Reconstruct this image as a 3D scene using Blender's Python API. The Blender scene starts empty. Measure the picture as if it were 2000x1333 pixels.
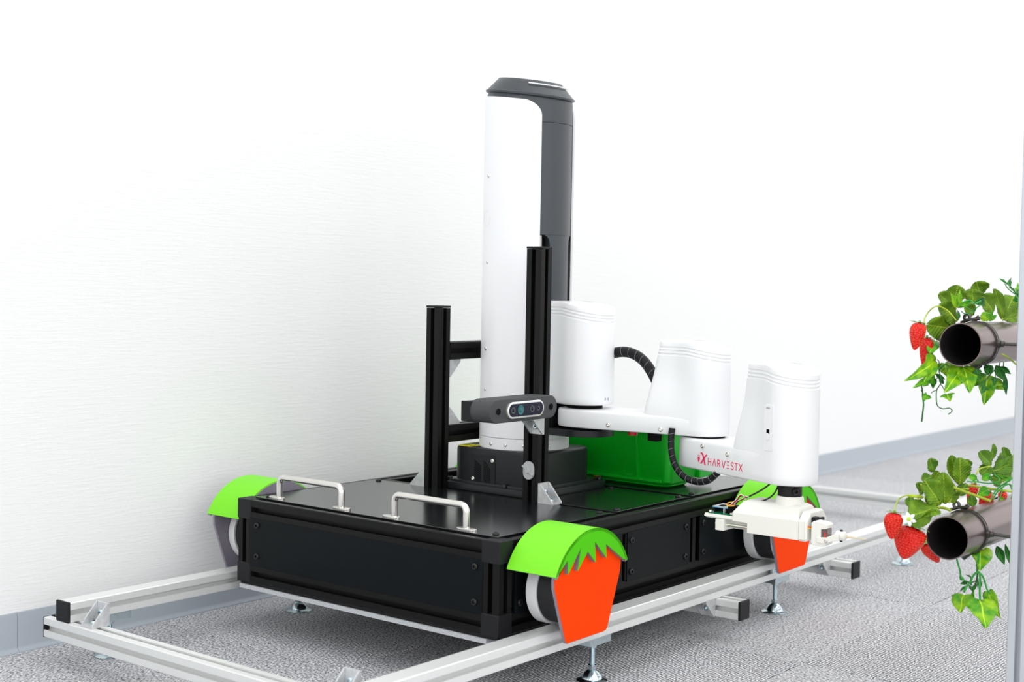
import bpy, bmesh, math, random
from mathutils import Vector, Matrix
random.seed(7)
SC = bpy.context.scene
COL = SC.collection
PI = math.pi

# ------------------------------------------------------------------ camera, light, exposure
cam = bpy.data.cameras.new('camera'); camo = bpy.data.objects.new('camera', cam); COL.objects.link(camo)
yaw, pitch, roll = 0.6725, -0.0428, 0.0177
cyw, syw, cp, sp, cr, sr = math.cos(yaw), math.sin(yaw), math.cos(pitch), math.sin(pitch), math.cos(roll), math.sin(roll)
Fw = Vector((-syw*cp, cyw*cp, sp)); Rt = Vector((cyw, syw, 0)); Up = Rt.cross(Fw)
R2 = cr*Rt + sr*Up; U2 = -sr*Rt + cr*Up
M = Matrix((R2, U2, -Fw)).transposed().to_4x4(); M.translation = Vector((1.4355, -1.4419, 0.576))
camo.matrix_world = M
cam.sensor_width = 36; cam.lens = 2666.64/2000*36; cam.clip_start = 0.05
cam.dof.use_dof = True; cam.dof.focus_distance = 2.08; cam.dof.aperture_fstop = 5.0
SC.camera = camo
SC.view_settings.view_transform = 'Standard'; SC.view_settings.look = 'None'
SC.view_settings.gamma = 1; SC.view_settings.use_curve_mapping = False
SC.view_settings.exposure = -0.02
w = bpy.data.worlds.new('world'); SC.world = w; w.use_nodes = True
bg = w.node_tree.nodes['Background']; bg.inputs[0].default_value = (0.975, 0.98, 0.985, 1); bg.inputs[1].default_value = 1.48
def area(name, loc, target, sx, sy, power, col=(1, 1, 1)):
    l = bpy.data.lights.new(name, 'AREA'); l.shape = 'RECTANGLE'; l.size = sx; l.size_y = sy; l.energy = power; l.color = col
    o = bpy.data.objects.new(name, l); COL.objects.link(o); o.location = loc
    o.rotation_euler = (Vector(target)-Vector(loc)).to_track_quat('-Z', 'Y').to_euler()
    return o
area('ceiling_light', (0.5, 0.6, 2.6), (0.5, 0.6, 0), 0.5, 3.2, 6, (1, 0.99, 0.97))
area('ceiling_light', (2.2, 0.6, 2.6), (2.2, 0.6, 0), 0.5, 3.2, 10, (1, 0.99, 0.97))
area('ceiling_light', (0.9, 3.8, 2.6), (0.9, 3.8, 0), 0.5, 2.4, 8, (1, 0.99, 0.97))

area('side_fill_light', (3.8, -0.5, 1.25), (-0.4, 0.6, 0.5), 3.2, 1.9, 12, (0.98, 0.99, 1.0))  # added soft fill from the side, brightens lower wall and front faces
area('front_fill_light', (1.2, -5.0, 1.6), (-0.2, 0.6, 0.5), 3.0, 2.0, 22, (1.0, 1.0, 1.0))  # unseen fill lamp added in front to lift the wall and column

# ------------------------------------------------------------------ materials
def mat(name, col, rough=0.5, metal=0.0, spec=0.5, bump=None, var=0.0, vscale=40, trans=0, sss=0, coat=0):
    m = bpy.data.materials.new(name); m.use_nodes = True; nt = m.node_tree; b = nt.nodes['Principled BSDF']
    b.inputs['Base Color'].default_value = (*col, 1); b.inputs['Roughness'].default_value = rough
    b.inputs['Metallic'].default_value = metal; b.inputs['Specular IOR Level'].default_value = spec
    if trans: b.inputs['Transmission Weight'].default_value = trans
    if coat: b.inputs['Coat Weight'].default_value = coat
    if sss:
        b.inputs['Subsurface Weight'].default_value = sss; b.inputs['Subsurface Scale'].default_value = 0.01
    tc = nt.nodes.new('ShaderNodeTexCoord')
    if var:
        n = nt.nodes.new('ShaderNodeTexNoise'); n.inputs['Scale'].default_value = vscale; n.inputs['Detail'].default_value = 4
        nt.links.new(tc.outputs['Object'], n.inputs['Vector'])
        r = nt.nodes.new('ShaderNodeValToRGB')
        r.color_ramp.elements[0].color = (*[c*(1-var) for c in col], 1); r.color_ramp.elements[1].color = (*[min(1, c*(1+var)) for c in col], 1)
        r.color_ramp.elements[0].position = .3; r.color_ramp.elements[1].position = .7
        nt.links.new(n.outputs['Fac'], r.inputs['Fac']); nt.links.new(r.outputs['Color'], b.inputs['Base Color'])
    if bump:
        n = nt.nodes.new('ShaderNodeTexNoise'); n.inputs['Scale'].default_value = bump[0]; n.inputs['Detail'].default_value = 3
        nt.links.new(tc.outputs['Object'], n.inputs['Vector'])
        bp = nt.nodes.new('ShaderNodeBump'); bp.inputs['Strength'].default_value = bump[1]; bp.inputs['Distance'].default_value = bump[2]
        nt.links.new(n.outputs['Fac'], bp.inputs['Height']); nt.links.new(bp.outputs['Normal'], b.inputs['Normal'])
    return m
black_alu = mat('black_anodised', (0.006, 0.006, 0.0062), 0.36, 0, 0.16, bump=(900, .05, .0004))
slot_black = mat('slot_shadow_and_part_black', (0.003, 0.003, 0.003), 0.7, 0, 0.1)  # own black of cores, joints, connectors, print; painted shade in vent slots
panel_black = mat('black_panel', (0.006, 0.007, 0.008), 0.19, 0, 1.0, var=.1)
side_panel_m = mat('black_side_panel', (0.0025, 0.0045, 0.006), 0.42, 0, 0.13)
cap_black = mat('black_plastic_cap', (0.010, 0.010, 0.012), 0.5, 0, 0.25, bump=(1500, .1, .0003))
silver = mat('silver_anodised', (0.80, 0.81, 0.80), 0.38, 0.35, 0.5, bump=(1200, .04, .0003))
cast = mat('cast_aluminium', (0.66, 0.67, 0.68), 0.42, 0.55, 0.5, bump=(700, .15, .0005), var=.12, vscale=120)
steel = mat('polished_steel', (0.80, 0.78, 0.74), 0.2, 1.0)
chrome = mat('zinc_plated_steel', (0.62, 0.72, 0.76), 0.18, 1.0)
screw_black = mat('black_screw', (0.012, 0.012, 0.012), 0.3, 0.3)
white_pl = mat('white_plastic', (0.86, 0.867, 0.885), 0.32, 0, 0.5)
white_matte = mat('white_wheel_plastic', (0.80, 0.81, 0.82), 0.45)
print_white = mat('printed_white_plastic', (0.86, 0.86, 0.80), 0.45, bump=(600, .06, .0004))
dark_grey = mat('dark_grey_cover', (0.052, 0.060, 0.068), 0.36, 0.3, 0.5, bump=(1600, .15, .0003))
base_black = mat('satin_black_base', (0.012, 0.014, 0.016), 0.38, 0, .3, bump=(1600, .12, .0003))
green_curve = mat('bright_green_cover', (0.20, 0.74, 0.022), 0.45, 0, .25)
green_flat = mat('shaded_green_plate', (0.075, 0.54, 0.002), 0.5, 0, .12)  # same green print as the cover, upright face's shade put into the colour
orange = mat('orange_plate', (1.0, 0.055, 0.0), 0.6, 0, .06)
grey_edge = mat('grey_printed_plastic', (0.24, 0.22, 0.27), 0.55)
tyre_m = mat('black_rubber', (0.012, 0.012, 0.014), 0.6)
tote_m = mat('green_tote_plastic', (0.0, 0.40, 0.012), 0.35, 0, .5, sss=.15)
cam_grey = mat('grey_textured_case', (0.050, 0.052, 0.056), 0.6, bump=(2600, .6, .0012), var=.35, vscale=1800)
cam_silver = mat('silver_camera_frame', (0.85, 0.86, 0.85), 0.25, .8)
lens_glass = mat('dark_lens_glass', (0.003, 0.004, 0.020), 0.08, 0, .25)
lens_teal = mat('teal_lens', (0.01, 0.12, 0.14), 0.1, 0, .6)
lens_grey = mat('grey_lens', (0.07, 0.08, 0.08), 0.15, .3, .6)
yellow = mat('yellow_label', (0.9, 0.85, 0.02), 0.5)
pink = mat('crimson_print', (0.85, 0.025, 0.12), 0.5)
mark_grey = mat('slate_mark', (0.30, 0.35, 0.42), 0.5)
light_grey = mat('light_grey_plastic', (0.48, 0.49, 0.50), 0.5)
brass = mat('brass', (0.55, 0.32, 0.05), 0.3, .9)
sleeve = mat('black_braided_sleeve', (0.005, 0.005, 0.008), 0.4, 0, .25, bump=(1500, .4, .0008))
sleeve_line = mat('pale_sleeve_fleck', (0.35, 0.35, 0.35), 0.5)
pcb_green = mat('green_circuit_board', (0.0, 0.14, 0.06), 0.35)
chip_white = mat('silver_module', (0.62, 0.64, 0.66), 0.3, .4, var=.5, vscale=500)
chip_blue = mat('blue_board_edge', (0.02, 0.25, 0.6), 0.4)
wire_red = mat('red_wire', (0.75, 0.02, 0.015), 0.4); wire_white = mat('white_wire', (0.85, 0.85, 0.85), 0.4)
wire_yellow = mat('yellow_wire', (0.95, 0.7, 0.02), 0.4); wire_orange = mat('orange_wire', (0.9, 0.2, 0.01), 0.4); wire_black = mat('black_wire', (0.01, 0.01, 0.01), 0.35)
servo_m = mat('brown_tinted_servo_case', (0.10, 0.06, 0.05), 0.1, 0, .8, coat=1)
red_cap = mat('red_plastic', (0.55, 0.0, 0.01), 0.35)
needle_m = mat('wooden_brush', (0.75, 0.66, 0.45), 0.5)
pipe_m = mat('bronze_brown_pipe', (0.22, 0.17, 0.165), 0.30, 0.85, bump=(300, .03, .0004))
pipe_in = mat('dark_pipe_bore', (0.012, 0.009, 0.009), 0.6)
clamp_m = mat('dark_steel_clamp', (0.10, 0.095, 0.09), 0.25, .9)
base_grey = mat('baseboard_vinyl', (0.37, 0.41, 0.455), 0.4, 0, .4)
stem_m = mat('strawberry_stem', (0.42, 0.55, 0.03), 0.5, var=.2)
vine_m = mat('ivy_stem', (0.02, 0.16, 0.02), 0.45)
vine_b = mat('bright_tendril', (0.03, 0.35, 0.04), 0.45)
sepal_m = mat('sepal_green', (0.20, 0.36, 0.05), 0.55)
petal_m = mat('white_petal', (0.85, 0.87, 0.82), 0.5, sss=.2)
pollen_m = mat('yellow_green_centre', (0.5, 0.7, 0.02), 0.5)
seed_m = mat('strawberry_seed', (0.75, 0.30, 0.02), 0.4)

def mat_leaf(name, c1, c2, rough, veins):
    m = bpy.data.materials.new(name); m.use_nodes = True; nt = m.node_tree; b = nt.nodes['Principled BSDF']
    uv = nt.nodes.new('ShaderNodeUVMap'); uv.uv_map = 'UVMap'
    sep = nt.nodes.new('ShaderNodeSeparateXYZ'); nt.links.new(uv.outputs['UV'], sep.inputs[0])
    ab = nt.nodes.new('ShaderNodeMath'); ab.operation = 'ABSOLUTE'; nt.links.new(sep.outputs['X'], ab.inputs[0])
    v = nt.nodes.new('ShaderNodeMath'); v.operation = 'MULTIPLY_ADD'; nt.links.new(ab.outputs[0], v.inputs[0]); v.inputs[1].default_value = -0.75
    nt.links.new(sep.outputs['Y'], v.inputs[2])
    sn = nt.nodes.new('ShaderNodeMath'); sn.operation = 'MULTIPLY'; sn.inputs[1].default_value = veins; nt.links.new(v.outputs[0], sn.inputs[0])
    s2 = nt.nodes.new('ShaderNodeMath'); s2.operation = 'SINE'; nt.links.new(sn.outputs[0], s2.inputs[0])
    tc = nt.nodes.new('ShaderNodeTexCoord'); n = nt.nodes.new('ShaderNodeTexNoise'); n.inputs['Scale'].default_value = 60
    nt.links.new(tc.outputs['Object'], n.inputs['Vector'])
    r = nt.nodes.new('ShaderNodeValToRGB'); r.color_ramp.elements[0].color = (*c1, 1); r.color_ramp.elements[1].color = (*c2, 1)
    r.color_ramp.elements[0].position = .35; r.color_ramp.elements[1].position = .65
    nt.links.new(n.outputs['Fac'], r.inputs['Fac'])
    # pale midrib
    lt = nt.nodes.new('ShaderNodeMath'); lt.operation = 'LESS_THAN'; lt.inputs[1].default_value = .022; nt.links.new(ab.outputs[0], lt.inputs[0])
    mx = nt.nodes.new('ShaderNodeMixRGB'); nt.links.new(lt.outputs[0], mx.inputs[0]); nt.links.new(r.outputs['Color'], mx.inputs[1]); mx.inputs[2].default_value = (c2[0]*1.5+.05, min(1, c2[1]*1.25+.05), c2[2]+.02, 1)
    nt.links.new(mx.outputs[0], b.inputs['Base Color'])
    bp = nt.nodes.new('ShaderNodeBump'); bp.inputs['Strength'].default_value = .5; bp.inputs['Distance'].default_value = .0006
    nt.links.new(s2.outputs[0], bp.inputs['Height']); nt.links.new(bp.outputs['Normal'], b.inputs['Normal'])
    b.inputs['Roughness'].default_value = rough; b.inputs['Specular IOR Level'].default_value = .35
    b.inputs['Subsurface Weight'].default_value = .0
    return m
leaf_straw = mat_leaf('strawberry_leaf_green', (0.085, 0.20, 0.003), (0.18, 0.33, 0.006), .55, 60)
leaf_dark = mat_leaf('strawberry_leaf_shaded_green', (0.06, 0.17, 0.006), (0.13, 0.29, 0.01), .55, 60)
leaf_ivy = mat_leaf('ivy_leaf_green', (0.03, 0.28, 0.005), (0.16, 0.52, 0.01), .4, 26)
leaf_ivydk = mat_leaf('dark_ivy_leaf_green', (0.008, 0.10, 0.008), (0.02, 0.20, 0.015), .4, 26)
leaf_var = mat_leaf('yellow_edged_leaf_green', (0.05, 0.30, 0.006), (0.32, 0.60, 0.012), .35, 26)

def mat_berry():
    m = bpy.data.materials.new('strawberry_red'); m.use_nodes = True; nt = m.node_tree; b = nt.nodes['Principled BSDF']
    b.inputs['Base Color'].default_value = (0.80, 0.004, 0.002, 1); b.inputs['Roughness'].default_value = .26; b.inputs['Specular IOR Level'].default_value = .35
    b.inputs['Subsurface Weight'].default_value = .0; b.inputs['Coat Weight'].default_value = .12
    tc = nt.nodes.new('ShaderNodeTexCoord'); v = nt.nodes.new('ShaderNodeTexVoronoi'); v.inputs['Scale'].default_value = 330
    nt.links.new(tc.outputs['Object'], v.inputs['Vector'])
    bp = nt.nodes.new('ShaderNodeBump'); bp.inputs['Strength'].default_value = 1.0; bp.inputs['Distance'].default_value = .0022; 
    nt.links.new(v.outputs['Distance'], bp.inputs['Height']); nt.links.new(bp.outputs['Normal'], b.inputs['Normal'])
    return m
berry_m = mat_berry()

def mat_wall():
    m = bpy.data.materials.new('ribbed_white_wallpaper'); m.use_nodes = True; nt = m.node_tree; b = nt.nodes['Principled BSDF']
    b.inputs['Base Color'].default_value = (0.85, 0.855, 0.85, 1); b.inputs['Roughness'].default_value = .75; b.inputs['Specular IOR Level'].default_value = .2
    tc = nt.nodes.new('ShaderNodeTexCoord')
    mp = nt.nodes.new('ShaderNodeMapping'); mp.inputs['Scale'].default_value = (1, 22, 250); nt.links.new(tc.outputs['Object'], mp.inputs['Vector'])
    n = nt.nodes.new('ShaderNodeTexNoise'); n.inputs['Scale'].default_value = 1.0; n.inputs['Detail'].default_value = 3; n.inputs['Roughness'].default_value = .6
    nt.links.new(mp.outputs[0], n.inputs['Vector'])
    n2 = nt.nodes.new('ShaderNodeTexNoise'); n2.inputs['Scale'].default_value = 260; nt.links.new(tc.outputs['Object'], n2.inputs['Vector'])
    ad = nt.nodes.new('ShaderNodeMath'); ad.operation = 'MULTIPLY_ADD'; ad.inputs[1].default_value = .22; nt.links.new(n2.outputs['Fac'], ad.inputs[0]); nt.links.new(n.outputs['Fac'], ad.inputs[2])
    bp = nt.nodes.new('ShaderNodeBump'); bp.inputs['Strength'].default_value = .4; bp.inputs['Distance'].default_value = .0016
    nt.links.new(ad.outputs[0], bp.inputs['Height']); nt.links.new(bp.outputs['Normal'], b.inputs['Normal'])
    return m
wall_m = mat_wall()

def mat_carpet(name, along_y):
    gap_ = .46 if along_y else .66
    m = bpy.data.materials.new(name); m.use_nodes = True; nt = m.node_tree; b = nt.nodes['Principled BSDF']
    b.inputs['Roughness'].default_value = .95; b.inputs['Specular IOR Level'].default_value = .1
    tc = nt.nodes.new('ShaderNodeTexCoord')
    nz = nt.nodes.new('ShaderNodeTexNoise'); nz.inputs['Scale'].default_value = 160 if along_y else 340; nz.inputs['Detail'].default_value = 2; nt.links.new(tc.outputs['Object'], nz.inputs['Vector'])
    mpd = nt.nodes.new('ShaderNodeMixRGB'); mpd.blend_type = 'LINEAR_LIGHT'; mpd.inputs[0].default_value = .0018 if along_y else .0016
    nt.links.new(tc.outputs['Object'], mpd.inputs[1]); nt.links.new(nz.outputs['Color'], mpd.inputs[2])
    wv = nt.nodes.new('ShaderNodeTexWave'); wv.wave_type = 'BANDS'; wv.bands_direction = 'X' if along_y else 'Y'; wv.inputs['Scale'].default_value = 1/(0.0052)*2*PI/20; wv.inputs['Distortion'].default_value = 0
    nt.links.new(mpd.outputs[0], wv.inputs['Vector'])
    mp = nt.nodes.new('ShaderNodeMapping'); mp.inputs['Scale'].default_value = (400, 200, 1) if along_y else (230, 380, 1); nt.links.new(tc.outputs['Object'], mp.inputs['Vector'])
    n = nt.nodes.new('ShaderNodeTexNoise'); n.inputs['Scale'].default_value = 1; n.inputs['Detail'].default_value = 3; n.inputs['Roughness'].default_value = .7; nt.links.new(mp.outputs[0], n.inputs['Vector'])
    r = nt.nodes.new('ShaderNodeValToRGB'); r.color_ramp.elements[0].position = .38; r.color_ramp.elements[0].color = (.09, .093, .11, 1)
    r.color_ramp.elements[1].position = .61; r.color_ramp.elements[1].color = (1.0, 1.0, 1.0, 1)
    e = r.color_ramp.elements.new(.5); e.color = (.64, .65, .67, 1)
    nt.links.new(n.outputs['Fac'], r.inputs['Fac'])
    r2 = nt.nodes.new('ShaderNodeValToRGB'); r2.color_ramp.elements[0].position = .02; r2.color_ramp.elements[0].color = (gap_, gap_, gap_*1.08, 1); r2.color_ramp.elements[1].position = .45; r2.color_ramp.elements[1].color = (1, 1, 1, 1)
    nt.links.new(wv.outputs['Fac'], r2.inputs['Fac'])
    mx = nt.nodes.new('ShaderNodeMixRGB'); mx.blend_type = 'MULTIPLY'; mx.inputs[0].default_value = 1; nt.links.new(r.outputs['Color'], mx.inputs[1]); nt.links.new(r2.outputs['Color'], mx.inputs[2])
    nt.links.new(mx.outputs[0], b.inputs['Base Color'])
    ad = nt.nodes.new('ShaderNodeMath'); ad.operation = 'MULTIPLY_ADD'; ad.inputs[1].default_value = .5; nt.links.new(n.outputs['Fac'], ad.inputs[0]); nt.links.new(wv.outputs['Fac'], ad.inputs[2])
    bp = nt.nodes.new('ShaderNodeBump'); bp.inputs['Strength'].default_value = .7; bp.inputs['Distance'].default_value = .002
    nt.links.new(ad.outputs[0], bp.inputs['Height']); nt.links.new(bp.outputs['Normal'], b.inputs['Normal'])
    return m
carpet_y = mat_carpet('ribbed_grey_carpet_lengthwise', True)
carpet_x = mat_carpet('ribbed_grey_carpet_crosswise', False)
joint_m = mat('carpet_joint_dark', (0.08, 0.08, 0.09), .9)

# ------------------------------------------------------------------ helpers
WM = {}
def thing(name, label, cat, loc=(0, 0, 0), group=None):
    o = bpy.data.objects.new(name, None); COL.objects.link(o); o.location = loc; o.empty_display_size = .02
    WM[o.name] = Matrix.Translation(loc); tag(o, label, cat, group); return o
def tag(o, label, cat, group=None):
    o['label'] = label; o['category'] = cat
    if group: o['group'] = group
    return o
def place(o, mw, parent):
    COL.objects.link(o); WM[o.name] = mw.copy()
    if parent is not None:
        o.parent = parent; o.matrix_parent_inverse = WM[parent.name].inverted()
    o.matrix_basis = mw
def finish(bm, name, m, smooth=False, center=True):
    me = bpy.data.meshes.new(name)
    bmesh.ops.recalc_face_normals(bm, faces=bm.faces)
    c = Vector((0, 0, 0))
    if center and bm.verts:
        lo = [min(v.co[i] for v in bm.verts) for i in range(3)]; hi = [max(v.co[i] for v in bm.verts) for i in range(3)]
        c = Vector([(a+b)/2 for a, b in zip(lo, hi)])
        for v in bm.verts: v.co -= c
    bm.to_mesh(me); bm.free()
    for mm in (m if isinstance(m, (list, tuple)) else [m]): me.materials.append(mm)
    if smooth:
        for p in me.polygons: p.use_smooth = True
        me.set_sharp_from_angle(angle=math.radians(smooth if smooth is not True else 35))
    return me, c
def obj(name, bm, m, parent=None, smooth=False, bevel=0, seg=2):
    me, c = finish(bm, name, m, smooth or (60 if bevel else False))
    o = bpy.data.objects.new(name, me); place(o, Matrix.Translation(c), parent)
    if bevel:
        md = o.modifiers.new('bevel', 'BEVEL'); md.width = bevel; md.segments = seg; md.limit_method = 'ANGLE'; md.angle_limit = math.radians(35); md.harden_normals = True
    return o
def inst(name, me, mw, parent):
    o = bpy.data.objects.new(name, me); place(o, mw, parent); return o
def struct(o): o['kind'] = 'structure'; return o

def box(bm, a, b, mi=0):
    x0, y0, z0 = a; x1, y1, z1 = b
    vs = [bm.verts.new(p) for p in ((x0, y0, z0), (x1, y0, z0), (x1, y1, z0), (x0, y1, z0), (x0, y0, z1), (x1, y0, z1), (x1, y1, z1), (x0, y1, z1))]
    for f in ((0, 3, 2, 1), (4, 5, 6, 7), (0, 1, 5, 4), (1, 2, 6, 5), (2, 3, 7, 6), (3, 0, 4, 7)):
        fc = bm.faces.new([vs[i] for i in f]); fc.material_index = mi
    return vs
def frame_of(d):
    d = Vector(d).normalized(); u = d.cross(Vector((0, 0, 1)))
    if u.length < 1e-4: u = Vector((1, 0, 0))
    u.normalize(); return d, u, u.cross(d)
def loft(bm, rings, cap=True, closed=True, mi=0):
    vr = [[bm.verts.new(p) for p in r] for r in rings]; n = len(rings[0])
    for a, b in zip(vr, vr[1:]):
        for i in range(n if closed else n-1):
            j = (i+1) % n; f = bm.faces.new((a[i], a[j], b[j], b[i])); f.material_index = mi
    if cap:
        for r in (list(reversed(vr[0])), vr[-1]):
            f = bm.faces.new(r); f.material_index = mi
    return vr
def circ(c, r, d, n=24, off=0, ru=None):
    d, u, v = frame_of(d); c = Vector(c); ru = ru or r
    return [c + u*math.cos(2*PI*i/n+off)*r + v*math.sin(2*PI*i/n+off)*ru for i in range(n)]
def cyl(bm, a, b, r, n=24, r2=None, mi=0, off=0):
    d = Vector(b)-Vector(a); loft(bm, [circ(a, r, d, n, off), circ(b, r if r2 is None else r2, d, n, off)], mi=mi)
def lathe(bm, c, d, prof, n=32, mi=0, cap=True):
    """prof: list of (offset along d, radius)"""
    d0 = Vector(d).normalized(); loft(bm, [circ(Vector(c)+d0*t, r, d0, n) for t, r in prof], cap=cap, mi=mi)
def annulus(bm, c, d, r0, r1, t0, t1, n=40, mi=0):
    d0 = Vector(d).normalized(); c = Vector(c)
    rings = [circ(c+d0*t0, r1, d0, n), circ(c+d0*t1, r1, d0, n), circ(c+d0*t1, r0, d0, n), circ(c+d0*t0, r0, d0, n), circ(c+d0*t0, r1, d0, n)]
    vr = [[bm.verts.new(p) for p in r] for r in rings[:4]]
    for k in range(4):
        a, b = vr[k], vr[(k+1) % 4]
        for i in range(n):
            j = (i+1) % n; f = bm.faces.new((a[i], a[j], b[j], b[i])); f.material_index = mi
def smooth_path(pts, k=6):
    P = [Vector(p) for p in pts]
    if len(P) < 3: return P
    Q = [P[0]*2-P[1]] + P + [P[-1]*2-P[-2]]; out = []
    for i in range(1, len(Q)-2):
        for s in range(k):
            t = s/k; a, b, c, d = Q[i-1], Q[i], Q[i+1], Q[i+2]
            out.append(.5*((2*b)+(-a+c)*t+(2*a-5*b+4*c-d)*t*t+(-a+3*b-3*c+d)*t**3))
    out.append(P[-1]); return out
def tube(bm, pts, r, n=10, k=6, r2=None, mi=0, sm=True):
    P = smooth_path(pts, k) if sm else [Vector(p) for p in pts]; rings = []; up = None
    for i, p in enumerate(P):
        d = (P[min(i+1, len(P)-1)]-P[max(i-1, 0)]).normalized()
        if up is None: _, up, _ = frame_of(d)
        up = (up - d*up.dot(d)).normalized(); v = d.cross(up)
        rr = r if r2 is None else r+(r2-r)*i/(len(P)-1)
        rings.append([p+up*math.cos(2*PI*j/n)*rr+v*math.sin(2*PI*j/n)*rr for j in range(n)])
    loft(bm, rings, mi=mi); return P
def prism(bm, pts, d, mi=0):
    """pts: 3D planar polygon, extruded by vector d"""
    d = Vector(d); a = [Vector(p) for p in pts]; loft(bm, [a, [p+d for p in a]], mi=mi)

def tslot(s=.03, slots='LRTB', w=.0041, lip=.0022, dep=.0095, ww=.0070):
    """cross section polygon, centred, CCW; slots on sides T R B L"""
    h = s/2; side = [(-w, h), (-w, h-lip), (-ww, h-lip), (-ww+.002, h-dep), (ww-.002, h-dep), (ww, h-lip), (w, h-lip), (w, h)]
    pts = []; c = .0012
    for k, nm in enumerate('TRBL'):
        a = -k*PI/2; ca, sa = round(math.cos(a)), round(math.sin(a))
        seq = [(-h+c, h)] + (side if nm in slots else []) + [(h-c, h)]
        pts += [(x*ca-y*sa, x*sa+y*ca) for x, y in seq]
    return pts
def profile(name, p0, axis, L, m, parent, slots='LRTB', s=.03):
    """square T-slot bar: p0 = centre of the start end; axis 0,1,2"""
    bm = bmesh.new(); sec = tslot(s, slots); p0 = Vector(p0); rings = []
    U, V = {0: ((0, 1, 0), (0, 0, 1)), 1: ((1, 0, 0), (0, 0, 1)), 2: ((1, 0, 0), (0, 1, 0))}[axis]
    U, V = Vector(U), Vector(V); D = Vector([1 if i == axis else 0 for i in range(3)])
    for t in (0, L): rings.append([p0+D*t+U*x+V*y for x, y in sec])
    vr = loft(bm, rings)
    return obj(name, bm, m, parent)

def make_screw(name, r, h, m, hexr=.5):
    bm = bmesh.new(); n = 20; Z = (0, 0, 1)
    oc = [(r*.96, 0), (r, h*.35), (r*.86, h*.85), (r*.7, h), (r*hexr, h), (r*hexr, h*.3)]
    rings = []
    for k, (rr, z) in enumerate(oc):
        if k < 4: rings.append([Vector((rr*math.cos(2*PI*i/n), rr*math.sin(2*PI*i/n), z)) for i in range(n)])
        else:
            ring = []
            for i in range(n):
                a = 2*PI*i/n; q = (a % (PI/3))-PI/6; f = math.cos(PI/6)/math.cos(q); ring.append(Vector((rr*f*math.cos(a), rr*f*math.sin(a), z)))
            rings.append(ring)
    loft(bm, rings); me, _ = finish(bm, name, m, 40, center=False); return me
scr_black = make_screw('black_screw', .0052, .0028, screw_black)
scr_steel = make_screw('steel_screw', .0040, .0022, steel)
scr_small = make_screw('small_screw', .0030, .0016, steel)
bolt_black = make_screw('cap_bolt', .0052, .0065, screw_black)
bolt_zinc = make_screw('zinc_bolt', .0055, .005, chrome)
def screw(me, p, nrm, parent, name='screw'):
    q = Vector(nrm).to_track_quat('Z', 'Y'); return inst(name, me, Matrix.Translation(p) @ q.to_matrix().to_4x4(), parent)

def bracket_at(O, a, b, wd, m, parent, name='corner_bracket', bolts=True):
    """cast corner bracket: O inner corner, legs a and b, width vector wd"""
    O, a, b, wd = map(Vector, (O, a, b, wd)); bm = bmesh.new(); t = .0035; A, B, W = a.normalized(), b.normalized(), wd.normalized(); tw = .0028
    def P(i, j, k): return O+A*i+B*j+W*k
    la, lb, lw = a.length, b.length, wd.length; e = .0045
    for (k0, k1) in ((0, tw), (lw-tw, lw)):
        prism(bm, [P(0, 0, k0), P(la, 0, k0), P(la, e, k0), P(e, lb, k0), P(0, lb, k0)], W*(k1-k0))
    prism(bm, [P(0, 0, tw), P(la, 0, tw), P(la, t, tw), P(0, t, tw)], W*(lw-2*tw))
    prism(bm, [P(0, t, tw), P(t, t, tw), P(t, lb, tw), P(0, lb, tw)], W*(lw-2*tw))
    o = obj(name, bm, m, parent, bevel=.0005, seg=1)
    if bolts:
        screw(bolt_zinc, P(la*.55, t, lw/2), B, o, 'bolt'); screw(bolt_zinc, P(t, lb*.55, lw/2), A, o, 'bolt')
    return o

# ------------------------------------------------------------------ setting
XW = -0.432
bm = bmesh.new(); box(bm, (XW-.08, -2.6, 0), (XW, 8, 2.75)); struct(obj('wall_left', bm, wall_m))
bm = bmesh.new(); box(bm, (XW-.08, -2.6, -.03), (4.2, 8, -.006)); floor = struct(obj('floor', bm, joint_m))
tile_me = {}
for key, (m, bev) in {'a': (carpet_y, 0), 'b': (carpet_x, 0)}.items():
    bm = bmesh.new(); g = .0006; hs = .25-g
    loft(bm, [[Vector((sx*r_, sy*r_, z)) for sx, sy in ((-1, -1), (1, -1), (1, 1), (-1, 1))] for r_, z in ((hs, -.006), (hs, -.0012), (hs-.001, 0))])
    tile_me[key], _ = finish(bm, 'carpet_tile', m, center=False)
bm = bmesh.new(); x0, x1 = XW+.0006, -.0006-.0
hx = (x1-x0)/2
edge_me = {}
for key, m in (('a', carpet_y), ('b', carpet_x)):
    bm = bmesh.new(); hy = .25-.0006
    loft(bm, [[Vector((sx*(hx-d), sy*(hy-d), z)) for sx, sy in ((-1, -1), (1, -1), (1, 1), (-1, 1))] for d, z in ((0, -.006), (0, -.0012), (.001, 0))])
    edge_me[key], _ = finish(bm, 'carpet_tile', m, center=False)
for j in range(-4, 12):
    yc = -.04+.5*j+.25
    for i in range(-1, 6):
        key = 'a' if (i+j) % 2 == 0 else 'b'
        if i == -1: inst('carpet_tile', edge_me[key], Matrix.Translation(((x0+x1)/2, yc, 0)), floor)
        else: inst('carpet_tile', tile_me[key], Matrix.Translation((.5*i+.25, yc, 0)), floor)
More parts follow.
